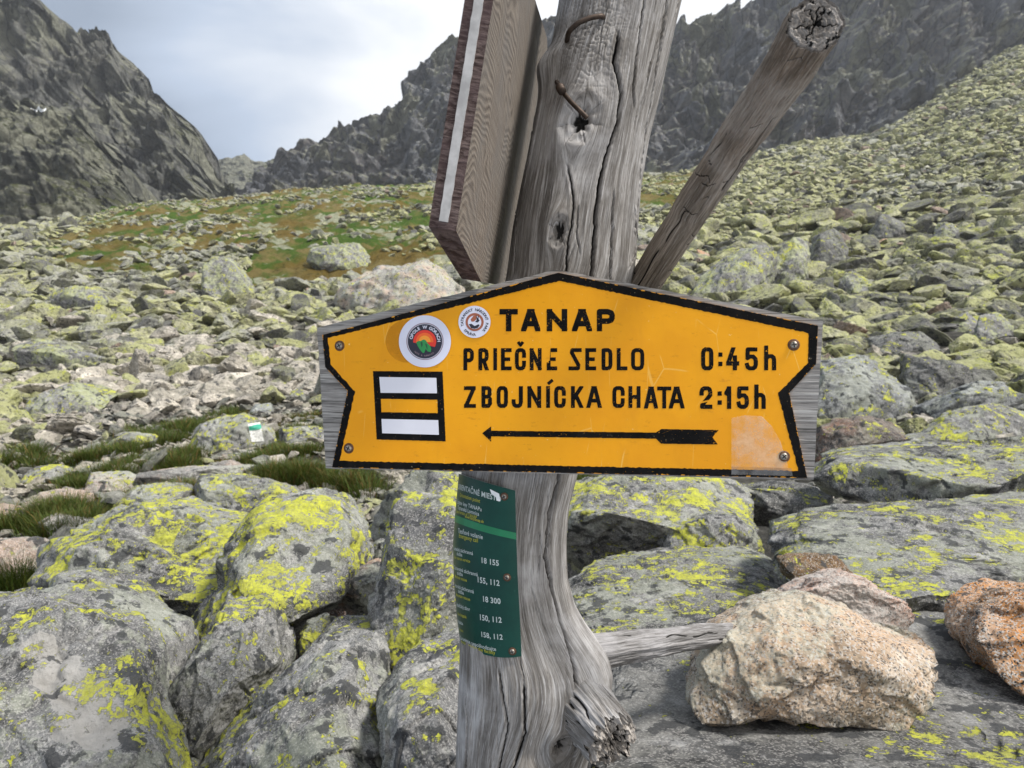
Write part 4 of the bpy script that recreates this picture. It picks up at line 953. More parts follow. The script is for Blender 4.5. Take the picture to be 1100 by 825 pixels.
RUSTM = flat_mat('rusty_iron', (.055, .038, .028), .6, .6, .35, 120)
def wire(name, pts, r, parent, mat=RUSTM, n=10, sub=6):
    p = at(*[np.array(x, float) for x in zip(*pts)]) if len(pts[0]) == 3 and not isinstance(pts, np.ndarray) else np.asarray(pts)
    s = np.arange(len(p)); q = np.linspace(0, len(p) - 1, (len(p) - 1) * sub + 1)
    c = np.stack([np.interp(q, s, p[:, k]) for k in range(3)], -1)
    kk = np.array([1, 2, 3, 2, 1]) / 9
    cs = np.stack([np.convolve(np.pad(c[:, k], 2, 'reflect', reflect_type='odd'), kk, 'valid') for k in range(3)], -1)
    T_ = np.gradient(cs, axis=0); T_ /= np.linalg.norm(T_, axis=1)[:, None]
    e1 = np.cross(T_, [.3, .2, .9]); e1 /= np.linalg.norm(e1, axis=1)[:, None]; e2 = np.cross(T_, e1)
    a = np.linspace(0, 2 * math.pi, n, endpoint=False)
    P = cs[:, None] + r * (np.cos(a)[None, :, None] * e1[:, None] + np.sin(a)[None, :, None] * e2[:, None])
    F_ = [tuple(x) for x in grid_faces(len(cs), n, True)] + [tuple(range(n)), tuple(range((len(cs) - 1) * n, len(cs) * n))]
    return mesh_obj(name, P.reshape(-1, 3), F_, mat, parent)
wire('staple', [(609, 44, 1.00), (611, 34, .972), (620, 25, .966), (634, 19, .966), (646, 17, .968), (649, 19, .985)], .0034, post)
wire('nail', [(598, 88, 1.0), (603, 97, .975), (612, 108, .962), (622, 118, .955), (631, 127, .958)], .0031, post)
wire('nail_head', [(601, 93, .968), (604, 98.5, .962)], .0055, post, sub=2)

# ------------------------------------------------------------------ sign tools: polygons, lettering
def in_poly(X, Y, poly):
    p = np.array(poly, float); out = np.zeros(X.shape, bool); j = len(p) - 1
    for i in range(len(p)):
        c = ((p[i, 1] > Y) != (p[j, 1] > Y)) & (X < (p[j, 0] - p[i, 0]) * (Y - p[i, 1]) / (p[j, 1] - p[i, 1] + 1e-12) + p[i, 0]); out ^= c; j = i
    return out
def extrude_poly(name, pts, plane, o0, o1, mat, parent, bevel=0., attrs=None):
    p = np.array(pts, float); A = plane.hit(p[:, 0], p[:, 1]); n = len(p)
    V = np.concatenate([A + plane.n * o1, A + plane.n * o0])
    F_ = [list(range(n)), list(range(2 * n - 1, n - 1, -1))] + [[(i + 1) % n, i, n + i, n + (i + 1) % n] for i in range(n)]
    o = mesh_obj(name, V, F_, mat, parent, smooth=False, attrs=attrs(V) if attrs else None)
    bm = bmesh.new(); bm.from_mesh(o.data); bmesh.ops.recalc_face_normals(bm, faces=bm.faces)
    if bevel: bmesh.ops.bevel(bm, geom=list(bm.edges), offset=bevel, segments=2, affect='EDGES', clamp_overlap=True)
    bm.to_mesh(o.data); bm.free(); return o
_txt = {}
def glyph2d(s, bold=.0, space=1.0):
    """the letters as flat triangles, unit size, from the built-in typeface"""
    if (s, bold, space) not in _txt:
        c = bpy.data.curves.new('lettering', 'FONT'); c.body = s; c.offset = bold; c.space_character = space; c.resolution_u = 3
        ob = bpy.data.objects.new('lettering', c); COL.objects.link(ob)
        me = bpy.data.meshes.new_from_object(ob.evaluated_get(bpy.context.evaluated_depsgraph_get()))
        v = np.array([x.co[:2] for x in me.vertices]).reshape(-1, 2); f = [list(p.vertices) for p in me.polygons]
        bpy.data.objects.remove(ob); bpy.data.curves.remove(c); bpy.data.meshes.remove(me); _txt[(s, bold, space)] = (v, f)
    return _txt[(s, bold, space)]

class Layers:
    """flat printed shapes, each a fraction of a millimetre above the one below"""
    def __init__(s, fn): s.fn = fn; s.V = []; s.F = []; s.M = []; s.n = 0; s.mats = []
    def add(s, pts, faces, mat, off):
        if mat not in s.mats: s.mats.append(mat)
        p = np.array(pts, float)
        if len(p) == 0: return
        s.V.append(s.fn(p[:, 0], p[:, 1], off)); s.F += [[i + s.n for i in f] for f in faces]; s.M += [s.mats.index(mat)] * len(faces); s.n += len(p)
    def poly(s, pts, mat, off): s.add(pts, [list(range(len(pts)))], mat, off)
    def disc(s, cx, cy, r, mat, off, a0=0, a1=360, n=72, ry=None):
        a = np.radians(np.linspace(a0, a1, n)); ry = ry or r
        p = np.stack([cx + r * np.cos(a), cy - ry * np.sin(a)], -1)
        s.poly(p[:-1] if a1 - a0 == 360 else p, mat, off)
    def ring(s, cx, cy, r0, r1, mat, off, n=72):
        a = np.linspace(0, 2 * math.pi, n, endpoint=False)
        p = np.concatenate([np.stack([cx + r * np.cos(a), cy - r * np.sin(a)], -1) for r in (r0, r1)])
        s.add(p, [[i, (i + 1) % n, n + (i + 1) % n, n + i] for i in range(n)], mat, off)
    def arc_text(s, txt, cx, cy, r, a_mid, size, mat, off, inward=False, step=None, bold=.02):
        step = step or size * .66 / r
        for k, ch in enumerate(txt):
            if ch == ' ': continue
            a = a_mid + (-1 if not inward else 1) * (k - (len(txt) - 1) / 2) * step
            v, f = glyph2d(ch, bold)
            if len(v) == 0: continue
            x = (v[:, 0] - v[:, 0].mean()) * size; y = (v[:, 1] - .35) * size
            if inward: y = y; R = r - y; aa = a + 0 * x; X = cx + R * math.cos(a) + x * (-math.sin(a)) * 1; Yp = cy - R * math.sin(a) - x * math.cos(a)
            else: R = r + y; X = cx + R * math.cos(a) + x * math.sin(a); Yp = cy - R * math.sin(a) + x * math.cos(a)
            s.add(np.stack([X, Yp], -1), f, mat, off)
    def build(s, name, parent):
        o = mesh_obj(name, np.concatenate(s.V), s.F, None, parent, smooth=False)
        for m in s.mats: o.data.materials.append(m)
        o.data.polygons.foreach_set('material_index', np.array(s.M, np.int32)); o.data.update(); return o

STK = {}
def poly_(name, *s): STK[name] = [list(x) for x in s]
rO = [(.0, .2), (.08, .06), (.28, 0), (.72, 0), (.92, .06), (1, .2), (1, .8), (.92, .94), (.72, 1), (.28, 1), (.08, .94), (0, .8), (0, .2)]
cC = [(1, .32), (1, .2), (.92, .06), (.72, 0), (.28, 0), (.08, .06), (0, .2), (0, .8), (.08, .94), (.28, 1), (.72, 1), (.92, .94), (1, .8), (1, .68)]
poly_('T', [(0, 0), (1, 0)], [(.5, 0), (.5, 1)])
poly_('A', [(-.02, 1.05), (.42, 0), (.58, 0), (1.02, 1.05)], [(.2, .70), (.8, .70)])
poly_('N', [(0, 1), (0, 0)], [(0, 0), (1, 1)], [(1, 0), (1, 1)])
poly_('P', [(0, 1), (0, 0), (.66, 0), (.92, .07), (1, .2), (1, .36), (.92, .49), (.66, .56), (0, .56)])
poly_('R', STK['P'][0], [(.5, .56), (1, 1.06)])
poly_('I', [(.5, 0), (.5, 1)]); poly_('Í', [(0, 0), (0, 1)], [(.05, -.25), (1.05, -.43)])
poly_('E', [(1, 0), (0, 0), (0, 1), (1, 1)], [(0, .5), (.8, .5)])
poly_('C', cC); poly_('Č', cC, [(.2, -.43), (.5, -.27), (.8, -.43)])
poly_('S', [(1, 0), (.2, 0), (.14, .14), (.86, .82), (.82, 1), (0, 1)])
poly_('D', [(0, 0), (.68, 0), (.92, .07), (1, .2), (1, .8), (.92, .93), (.68, 1), (0, 1), (0, 0)])
poly_('L', [(0, 0), (0, 1), (1, 1)]); poly_('O', rO); poly_('0', rO)
poly_('Z', [(0, 0), (1, 0), (0, 1), (1, 1)])
poly_('B', [(0, 0), (.7, 0), (.92, .08), (.94, .34), (.75, .48), (0, .48)], [(.7, .48), (.98, .6), (1, .86), (.75, 1), (0, 1), (0, 0)])
poly_('J', [(1, 0), (1, .8), (.9, .94), (.7, 1), (.3, 1), (.1, .94), (0, .8), (0, .74)])
poly_('K', [(0, 0), (0, 1)], [(1, -.04), (.1, .58)], [(.36, .40), (1, 1.04)])
poly_('H', [(0, 0), (0, 1)], [(1, 0), (1, 1)], [(0, .5), (1, .5)])
poly_('4', [(.55, -.05), (.0, .74), (1, .74)], [(.74, .42), (.74, 1)])
poly_('5', [(.95, 0), (.08, 0), (.04, .46), (.3, .38), (.7, .38), (.95, .5), (1, .62), (1, .82), (.9, .94), (.7, 1), (.3, 1), (.08, .94), (0, .82)])
poly_('h', [(0, -.1), (0, 1)], [(0, .46), (.3, .36), (.7, .36), (.94, .44), (1, .58), (1, 1)])
poly_('2', [(0, .28), (0, .2), (.08, .06), (.28, 0), (.72, 0), (.92, .06), (1, .2), (1, .36), (.05, .92), (.05, 1), (1, 1)])
poly_('1', [(-.1, .26), (.55, 0), (.62, 0), (.62, 1)])
def draw_glyph(mask, GX, GY, ch, x0, x1, y0, y1, t, clip=True):
    X0, X1, Y0, Y1 = x0 - 14, x1 + 14, y0 - 14, y1 + 14
    ii = np.where((GY[:, 0] > Y0) & (GY[:, 0] < Y1))[0]; jj = np.where((GX[0] > X0) & (GX[0] < X1))[0]
    sl_ = np.ix_(ii, jj); gx, gy = GX[sl_], GY[sl_]; acc = np.zeros(gx.shape, bool); dia = np.zeros(gx.shape, bool)
    if ch == ':':
        for yc in (y0 + .32 * (y1 - y0), y0 + .72 * (y1 - y0)):
            acc |= (np.abs(gx - (x0 + x1) / 2) < t * .5) & (np.abs(gy - yc) < t * .52)
        mask[sl_] |= acc; return
    W, H = max(x1 - x0 - t, 4.2 if ch == 'Í' else .01), y1 - y0 - t
    for s in STK[ch]:
        P = [(x0 + t / 2 + a * W, y0 + t / 2 + b * H) for a, b in s]; tgt = dia if s[0][1] < -.2 else acc; w = t if tgt is acc else t * .8
        closed = s[0] == s[-1]
        for k in range(len(P) - 1):
            (ax, ay), (bx, by) = P[k], P[k + 1]; L = math.hypot(bx - ax, by - ay) + 1e-9; ux, uy = (bx - ax) / L, (by - ay) / L
            sx = (gx - ax) * ux + (gy - ay) * uy; pr = np.abs((gx - ax) * -uy + (gy - ay) * ux)
            c0 = w / 2 if (k == 0 and not closed) else 0; c1 = w / 2 if (k == len(P) - 2 and not closed) else 0
            if tgt is dia: c0 = c1 = w * .2
            tgt |= (pr <= w / 2) & (sx >= -c0) & (sx <= L + c1)
            if k or closed: tgt |= (gx - ax) ** 2 + (gy - ay) ** 2 <= (w / 2) ** 2
            if k and len(s) < 6 and tgt is acc:                                  # sharp corners on the straight letters
                tgt |= (np.abs(gx - ax) < w * .5) & (np.abs(gy - ay) < w * .5)
    if clip: acc &= (gx >= x0 - .3) & (gx <= x1 + .3) & (gy >= y0 - (.1 * H if ch == 'h' else 0)) & (gy <= y1)
    mask[sl_] |= acc | dia
def mask_mesh(name, mask, GX, GY, fn, mat, parent, st):
    V = []; Fq = []
    n = 0
    for i in range(mask.shape[0]):
        row = np.concatenate([[0], mask[i].astype(np.int8), [0]]); dd = np.diff(row); a = np.where(dd == 1)[0]; b = np.where(dd == -1)[0]
        for p, q in zip(a, b):
            xa, xb = GX[0, 0] + (p - .5) * st, GX[0, 0] + (q - .5) * st; ya, yb = GY[i, 0] - st / 2, GY[i, 0] + st / 2
            V += [(xa, yb), (xb, yb), (xb, ya), (xa, ya)]; Fq.append((n, n + 1, n + 2, n + 3)); n += 4
    V = np.array(V); return mesh_obj(name, fn(V[:, 0], V[:, 1]), np.array(Fq), mat, parent, smooth=False)

# ------------------------------------------------------------------ the yellow trail sign
SP = Plane(at(347, 360, 1.0), at(878, 350, .885), at(358, 501, .992))
sfn = lambda x, y, off=0.0: SP.hit(x, y) + SP.n * off
sign = thing('trail_sign', SP.hit(612, 505), 'yellow and black arrow-shaped trail sign reading TANAP on a grey wooden board', 'sign')
def sign_wood(name, cols, k=1.0):
    t = NT(name); co = t.new('ShaderNodeTexCoord').outputs['Object']
    g = t.vmul(co, (5, 5, 150)); a = t.noise(g, 1.6, 6, .65, .6); b = t.noise(co, 14, 5, .6); w = t.noise(t.vmul(co, (10, 10, 420)), 1.2, 3, .7, .4)
    c = t.ramp(a, [(.3, cols[0]), (.5, cols[1]), (.68, cols[2])]); c = t.mix(t.step(b, .4, .7, 0, .5), c, cols[2]); c = t.mix(t.step(w, .52, .64, 0, .75), c, tuple(x * .25 for x in cols[0]))
    n = t.bump(a, .7, .002); n = t.bump(w, .8, .0012, n); return t.out(c, .9, n, .15)
M_SWOOD = sign_wood('grey_sign_board_wood', [(.11, .105, .10), (.24, .23, .22), (.42, .41, .39)])
WB = []
wpts = [(340.5, 352), (598, 289.5), (884, 345), (874, 515.5), (612, 509.5), (350, 503)]
for i in range(len(wpts)):                                                # slightly uneven sawn edges
    a, b = np.array(wpts[i]), np.array(wpts[(i + 1) % len(wpts)]); m = max(2, int(np.hypot(*(b - a)) / 9))
    for k in range(m):
        p = a + (b - a) * k / m; WB.append(tuple(p + (0 if k == 0 else 1) * np.array([.45, .7]) * noise(np.array([p[0] * .09, p[1] * .09, 3.3]))))
extrude_poly('board', WB, SP, -.028, 0.0, M_SWOOD, sign)
PO = [(347, 360), (600, 293.3), (878.3, 350), (876.3, 391), (847.5, 422), (866.8, 513.3), (612, 508), (357.5, 502), (374, 420), (350.2, 394.5)]
PI_ = [(352.8, 363.2), (601.5, 302), (868.2, 358), (867.6, 390), (835.3, 422.6), (857.3, 505.6), (612, 500.5), (365.5, 495), (381.8, 421), (356, 391.8)]
t = NT('yellow_enamel'); co = t.new('ShaderNodeTexCoord').outputs['Object']
a = t.noise(co, 9, 4, .6); b = t.noise(t.vmul(co, (60, 60, 160)), 1.0, 6, .7); d = t.noise(t.vmul(co, (1, 1, 9)), 55, 3, .6, 1.5)
c = t.mix(t.step(a, .35, .65), (.80, .345, .0045), (.735, .30, .004))
c = t.mix(t.step(b, .60, .70, 0, .6), c, (.52, .21, .008)); c = t.mix(t.step(t.noise(t.vmul(co, (7, 7, 1.2)), 3, 6, .7), .55, .75, 0, .35), c, (.60, .25, .01))
c = t.mix(t.step(t.noise(co, 260, 2, .5), .745, .765, 0, .8), c, (.86, .62, .22))
s1 = t.vor(t.vadd(t.vmul(co, (30, 30, 6)), t.noise(co, 3, 2)), 1.0, 'DISTANCE_TO_EDGE'); c = t.mix(t.math('MULTIPLY', t.step(s1, .004, .010, .5, 0), t.step(t.noise(co, 22, 2), .5, .6)), c, (.84, .52, .12))
n = t.bump(a, .25, .004); n = t.bump(t.noise(co, 45, 4, .6), .12, .002, n)
M_YEL = t.out(c, t.step(b, .3, .7, .36, .5), n, .22)
M_BLK = NT('black_sign_paint'); co = M_BLK.new('ShaderNodeTexCoord').outputs['Object']
c = M_BLK.mix(M_BLK.step(M_BLK.noise(co, 60, 5, .7), .35, .7), (.003, .003, .003), (.009, .008, .008)); c = M_BLK.mix(M_BLK.step(M_BLK.noise(co, 330, 3, .6), .70, .735, 0, .7), c, (.35, .30, .2))
M_BLK = M_BLK.out(c, .6, None, .08)
M_WHT = flat_mat('white_reflective_strip', (.66, .66, .72), .4, 0, .04, 12)
extrude_poly('sign_plate', PO, SP, .0006, .0020, M_YEL, sign)
ST = .22
gx_ = np.arange(340, 886, ST); gy_ = np.arange(288, 520, ST); GX, GY = np.meshgrid(gx_, gy_)
jx = .35 * noise(np.stack([GX * .25, GY * .25, 0 * GX], -1)); jy = .35 * noise(np.stack([GX * .25, GY * .25, 0 * GX + 9], -1))
mask = in_poly(GX, GY, PO) & ~in_poly(GX + jx * 2.2, GY + jy * 2.2, PI_)
mask |= in_poly(GX, GY, [(401.3, 398.7), (476, 399.3), (479.3, 474), (405.3, 472)])
for q in ([(408.2, 405.0), (469.3, 406.0), (470, 422.5), (409.6, 422.0)], [(409.7, 428.4), (470.4, 429.4), (470.9, 443.8), (410.4, 442.7)], [(410.6, 450), (471.3, 451.3), (472, 467), (411.3, 465.3)]): mask &= ~in_poly(GX, GY, q)
let = np.zeros_like(mask)
U = lambda z: 480 + .2 * z
Wd = lambda z: 660 + .2091 * z
for ch, a, b in (('T', 285, 383), ('A', 402, 503), ('N', 538, 648), ('A', 675, 780), ('P', 806, 903)): draw_glyph(let, GX, GY, ch, U(a), U(b), 332.2, 356.2, 5.9)
for ch, a, b in (('P', 92, 148), ('R', 172, 227), ('I', 252, 270), ('E', 293, 350), ('Č', 368, 427), ('N', 447, 511), ('E', 538, 594), ('S', 655, 725), ('E', 745, 803), ('D', 832, 890), ('L', 913, 970), ('O', 990, 1060)):
    draw_glyph(let, GX, GY, ch, U(a), U(b), 374.2 + .0 * a, 397.8, 4.1)
for ch, a, b in (('Z', 95, 158), ('B', 188, 245), ('O', 270, 330), ('J', 350, 410), ('N', 435, 508), ('Í', 535, 555), ('C', 578, 640), ('K', 668, 733), ('A', 752, 832), ('C', 890, 956), ('H', 976, 1041)):
    draw_glyph(let, GX, GY, ch, U(a), U(b), 414.8, 438.2, 4.2)
for ch, a, b in (('A', 154, 223), ('T', 220, 292), ('A', 281, 359)): draw_glyph(let, GX, GY, ch, Wd(a), Wd(b), 415.2, 438.8, 4.3)
for ch, a, b in (('0', 445, 508), (':', 535, 553), ('4', 573, 641), ('5', 670, 736), ('h', 768, 830)): draw_glyph(let, GX, GY, ch, Wd(a), Wd(b), 373.2, 398.0, 4.5)
for ch, a, b in (('2', 437, 503), (':', 530, 550), ('1', 565, 607), ('5', 627, 690), ('h', 718, 776)): draw_glyph(let, GX, GY, ch, Wd(a), Wd(b), 415.0, 439.2, 4.5)
let |= in_poly(GX, GY, [(518.4, 465.3), (527.9, 458), (527.9, 462.6), (704.6, 464.6), (710.4, 460.8), (771.8, 461.9), (765.2, 469.6), (771, 477.4), (710, 476.5), (704.8, 471.2), (527.9, 468.7), (527.9, 474.4)])
# stencil breaks and wear of the paint
let &= ~in_poly(GX, GY, [(584, 371), (592, 371), (590.8, 387.5), (586, 390), (585, 374)]) & ~in_poly(GX, GY, [(583, 380), (590, 383), (589.5, 390), (587.6, 389)])
let &= ~in_poly(GX, GY, [(749.5, 432), (765, 428.8), (765, 430.4), (751, 433.6)])
wn_ = fbm(np.stack([GX * .55, GY * .55, 0 * GX], -1), 3, .6); wb = fbm(np.stack([GX * .045, GY * .06, 0 * GX + 4], -1), 2)
lj = fbm(np.stack([GX * .16, GY * .5, 0 * GX + 7], -1), 2)
let &= ~((wn_ > .86 - .45 * np.clip(wb, 0, 1)))
scr = np.abs(noise(np.stack([GX * .05 + GY * .16, GX * .012, 0 * GX + 12], -1))) < .006
let &= ~(scr & (wb > .1))
mask &= ~((wn_ > 1.0 - .35 * np.clip(wb, 0, 1)))
edge_w = in_poly(GX, GY, PO) & ~in_poly(GX + 1.2 * lj, GY + 1.2 * lj, [(p[0] + (610 - p[0]) * .0022, p[1] + (410 - p[1]) * .006) for p in PO])
mask &= ~(edge_w & (fbm(np.stack([GX * .1, GY * .1, 0 * GX + 2], -1), 3) > .12))
mask_mesh('sign_border', mask, GX, GY, lambda x, y: sfn(x, y, .0023), M_BLK, sign, ST)
mask_mesh('sign_lettering', let, GX, GY, lambda x, y: sfn(x, y, .0023), M_BLK, sign, ST)
for q in ([(408.2, 405.0), (469.3, 406.0), (470, 422.5), (409.6, 422.0)], [(410.6, 450), (471.3, 451.3), (472, 467), (411.3, 465.3)]):
    extrude_poly('white_bar', q, SP, .0021, .0026, M_WHT, sign)
# pale remains of peeled stickers
def residue(name, col, alpha, sc, lo, hi, cover=None):
    t = NT(name); co = t.new('ShaderNodeTexCoord').outputs['Object']; a = t.noise(co, sc, 7, .7)
    t.put(t.b.inputs['Alpha'], t.math('MULTIPLY', t.step(a, lo, hi), alpha)); return t.out(col, .7, None, .2)
L = Layers(sfn)
L.add([(785.5, 449), (800, 446), (818, 447), (829, 458), (838, 474), (846, 500), (846, 502.5), (785.5, 501)], [list(range(8))], residue('peeled_sticker_haze', (.80, .62, .42), .62, 30, .25, .72), .0028)
L.build('sticker_residue', sign); L = Layers(sfn)
L.disc(438, 366.5, 23, residue('old_glue_stain', (.50, .225, .012), .4, 22, .2, .6), .0028)
L.build('glue_stain', sign); L = Layers(sfn)
L.add([(785.5, 501), (850, 502.8), (851, 511), (785.5, 509.5)], [[0, 1, 2, 3]], residue('peeled_sticker_grey', (.3, .3, .3), .45, 30, .2, .6), .0028)
L.build('sticker_residue', sign)
# round stickers
c_w = flat_mat('sticker_white', (.66, .67, .78), .4, 0, .03, 30); c_n = flat_mat('sticker_navy', (.012, .012, .028), .45); c_r = flat_mat('sticker_red', (.72, .03, .012), .45, 0, .05); c_o = flat_mat('sticker_orange', (.85, .13, .012), .45, 0, .05)
c_y = flat_mat('sticker_amber', (.90, .33, .02), .45, 0, .05); c_g = flat_mat('sticker_green', (.015, .26, .06), .45, 0, .1); c_dg = flat_mat('sticker_dark_green', (.008, .08, .03), .45); c_b = flat_mat('sticker_brown', (.34, .10, .05), .45, 0, .08); c_m = flat_mat('sticker_mauve', (.25, .17, .2), .45)
def sticker_base(cx, cy, r):
    L = Layers(sfn); L.disc(cx, cy, r, c_w, .0030); return L.build('sticker', sign)
st = sticker_base(457.2, 366.9, 27.9)
st['label'] = 'larger white sticker with a red sun over green mountains'
L = Layers(sfn); cx_, cy_ = 457.3, 366.9
L.ring(cx_, cy_, 19.0, 19.9, c_m, .0032); L.disc(cx_, cy_, 18.4, c_n, .0032)
for r_, m_, o_ in ((12.3, c_r, .0034), (9.3, c_o, .0036), (6.3, c_y, .0038)): L.disc(cx_ - .2, cy_ + .2, r_, m_, o_, -28 if r_ > 12 else -5, 180 + (5 if r_ > 12 else 5))
q6 = lambda p: [(420 + a * 120 / 1100, 320 + b * 120 / 1100 * 1.0) for a, b in p]
L.poly(q6([(258, 438), (285, 425), (300, 428), (330, 412), (350, 418), (372, 452), (392, 470), (408, 505), (400, 535), (372, 530), (352, 505), (335, 545), (318, 540), (290, 505), (270, 470)]), c_g, .0040)
L.poly(q6([(300, 440), (318, 432), (322, 470), (310, 490)]), c_dg, .0042); L.poly(q6([(345, 450), (362, 460), (372, 510), (358, 495)]), c_dg, .0042)
L.arc_text('OPOLE W GÓRACH', cx_, cy_, 15.2, math.radians(84), 4.6, c_w, .0035, bold=.03, step=.215)
L.arc_text('NOTE & ŁAWNICA', cx_, cy_, 15.3, math.radians(266), 2.3, c_m, .0035, inward=True, step=.105)
L.build('sticker_print', st)
st = sticker_base(510.3, 346.0, 17.2)
st['label'] = 'small white national park sticker with a brown disc'
L = Layers(sfn); cx_, cy_ = 510.5, 346.3
L.disc(cx_, cy_, 9.7, c_b, .0032); L.disc(cx_, cy_ + .2, 7.2, c_w, .0034, n=60); 
L.poly(q6([(845, 165), (858, 205), (872, 160), (868, 210), (880, 225), (862, 245), (835, 240), (850, 222)]), c_n, .0036)
L.poly(q6([(772, 262), (800, 258), (830, 280), (868, 262), (880, 272), (862, 298), (830, 306), (796, 300)]), c_n, .0036)
L.poly(q6([(818, 180), (850, 172), (846, 215), (825, 235), (800, 238), (790, 215)]), c_b, .00345)
L.arc_text('TATRANSKÝ NÁRODNÝ PARK', cx_, cy_, 13.4, math.radians(76), 4.0, c_n, .0033, step=.196, bold=.025)
L.arc_text('SPRÁVA', cx_, cy_, 13.4, math.radians(245), 4.0, c_n, .0033, inward=True, step=.17, bold=.025)
L.build('sticker_print', st)
# screws
M_SCREW = flat_mat('dull_screw_steel', (.30, .27, .23), .42, .85, .35, 300); M_WASH = flat_mat('rusty_washer', (.11, .055, .03), .6, .5, .4, 300); M_HOLE = flat_mat('screw_recess', (.01, .01, .01), .8)
def screw(c, n, r, parent, seed=0):
    n = np.array(n); e1 = np.cross(n, [0, 0, 1.0]); e1 /= np.linalg.norm(e1); e2 = np.cross(n, e1); al = .5 + seed
    d1 = e1 * math.cos(al) + e2 * math.sin(al); d2 = np.cross(n, d1); c = np.array(c)
    prof = [(0, 1.55), (.5, 1.5), (.85, 1.2), (1.0, .75), (1.02, .55), (1.25, .5), (1.5, .38), (1.62, .12), (1.64, -.3)]; m = 28
    a = np.linspace(0, 2 * math.pi, m, endpoint=False); V = [c + n * 1.5e-3 * r / .0042 * 1.0]; 
    V = [c + n * prof[0][1] * r * .42]; F_ = []
    for k, (q, hgt) in enumerate(prof[1:]):
        for x in a: V.append(c + (d1 * math.cos(x) + d2 * math.sin(x)) * q * r + n * hgt * r * .42)
        for i in range(m):
            if k == 0: F_.append([0, 1 + i, 1 + (i + 1) % m])
            else: F_.append([1 + (k - 1) * m + i, 1 + k * m + i, 1 + k * m + (i + 1) % m, 1 + (k - 1) * m + (i + 1) % m])
    o = mesh_obj('screw', V, F_, M_SCREW, parent, smooth=True); o.data.materials.append(M_WASH); o.data.materials.append(M_HOLE)
    for p in o.data.polygons: p.material_index = 1 if p.index >= m * 4 else 0
    V2 = []; F2 = []
    for k, (u, w) in enumerate(((d1, d2), (d2, d1))):
        b = len(V2); ll, ww = .68 * r, .16 * r; oo = n * (1.58 + .03 * k) * r * .42
        V2 += [c + oo + u * ll + w * ww, c + oo - u * ll + w * ww, c + oo - u * ll - w * ww, c + oo + u * ll - w * ww]; F2.append([b, b + 1, b + 2, b + 3])
    mesh_obj('screw_recess', V2, F2, M_HOLE, o, smooth=False); return o
for k, (x, y) in enumerate(((365.5, 371.6), (375.3, 481.5), (852.3, 370.6), (841.8, 490.3))): screw(sfn(x, y, .002), SP.n, .0042, sign, .6 * k)

# ------------------------------------------------------------------ the wooden board seen edge-on
BP = Plane(at(490, 248, .67), at(530, 0, .655), at(517, 303, .94))
bpts = [(490, 248), (530, 0), (546.5, -100), (560, -100), (575, 0), (587.5, 40), (588.5, 60), (584, 90), (570, 180), (556, 298), (533, 305.5), (517, 303)]
TH_B = .0245
side = thing('wooden_sign', BP.hit(490, 248), 'thick dark brown wooden sign board seen edge-on, fixed to the left of the trunk', 'sign')
P3 = BP.hit(*np.array([(490, 248), (530, 0), (517, 303)], float).T)
el_ = (P3[1] - P3[0]); el_ /= np.linalg.norm(el_); ea_ = np.cross(BP.n, el_)
if np.dot(ea_, P3[2] - P3[0]) < 0: ea_ = -ea_
def gr_attr(V):
    r = V - P3[0]; return {'grain': ('FLOAT_VECTOR', np.stack([r @ el_, r @ ea_, r @ BP.n], -1))}
t = NT('dark_brown_board'); g = t.new('ShaderNodeAttribute', attribute_name='grain').outputs['Vector']
w0 = t.noise(t.vmul(g, (1, .45, 1)), 7, 2, .5); sp = t.new('ShaderNodeSeparateXYZ'); t.l.new(g, sp.inputs[0])
xx = t.math('MULTIPLY_ADD', w0, .22, sp.outputs[0]); xx = t.math('MULTIPLY_ADD', t.math('MULTIPLY', sp.outputs[1], sp.outputs[1]), .35, xx)
rings = t.math('SINE', t.math('MULTIPLY', xx, 820.)); fin = t.noise(t.vmul(g, (420, 9, 60)), 1.0, 5, .7); big = t.noise(g, 11, 5, .6)
c = t.mix(t.step(rings, -.5, 1.0, 0, 1), (.17, .142, .115), (.09, .073, .06)); c = t.mix(t.step(fin, .42, .68, 0, .7), c, (.24, .21, .175)); c = t.mix(t.step(big, .4, .66, 0, .75), c, (.15, .135, .12))
n = t.bump(rings, .25, .0008); n = t.bump(fin, .6, .0012, n)
M_BRD = t.out(c, .8, n, .25)
t = NT('brown_end_grain'); g = t.new('ShaderNodeAttribute', attribute_name='grain').outputs['Vector']
fin = t.noise(t.vmul(g, (330, 10, 70)), 1.0, 4, .7, .5); big = t.noise(g, 30, 5, .6)
c = t.mix(t.step(fin, .38, .66), (.035, .022, .02), (.155, .115, .105)); c = t.mix(t.step(big, .42, .65, 0, .6), c, (.09, .06, .06))
M_EDG = t.out(c, .9, t.bump(fin, .9, .0022), .15)
def side_face(name, off0, off1, mat):
    return extrude_poly(name, bpts, BP, off0, off1, mat, side, attrs=gr_attr)
bo = side_face('plank', -TH_B, 0.0, M_BRD)
bo.data.materials.append(M_EDG)
nrm0 = np.cross(el_, BP.n); nrm0 /= np.linalg.norm(nrm0)
for p in bo.data.polygons:
    if abs(np.dot(np.array(p.normal), BP.n)) < .5: p.material_index = 1
M_STRIP = flat_mat('weathered_white_paint', (.40, .39, .38), .8, 0, .22, 60)
out_ = -ea_
b0 = P3[0] + el_ * .006; b1 = P3[0] + el_ * (np.linalg.norm(P3[1] - P3[0]) * 1.42)
V = []
N = 90
for k in range(N):
    f = k / (N - 1); c = b0 * (1 - f) + b1 * f; wv = .0005 * noise(np.array([k * .35, 1.1, 0])); wv2 = .0005 * noise(np.array([k * .35, 7.1, 0]))
    for (th_, pr) in ((.33, -.001), (.33, .0016), (.66, .0016), (.66, -.001)): V.append(c - BP.n * (TH_B * th_ + (wv if th_ < .5 else wv2)) + out_ * pr)
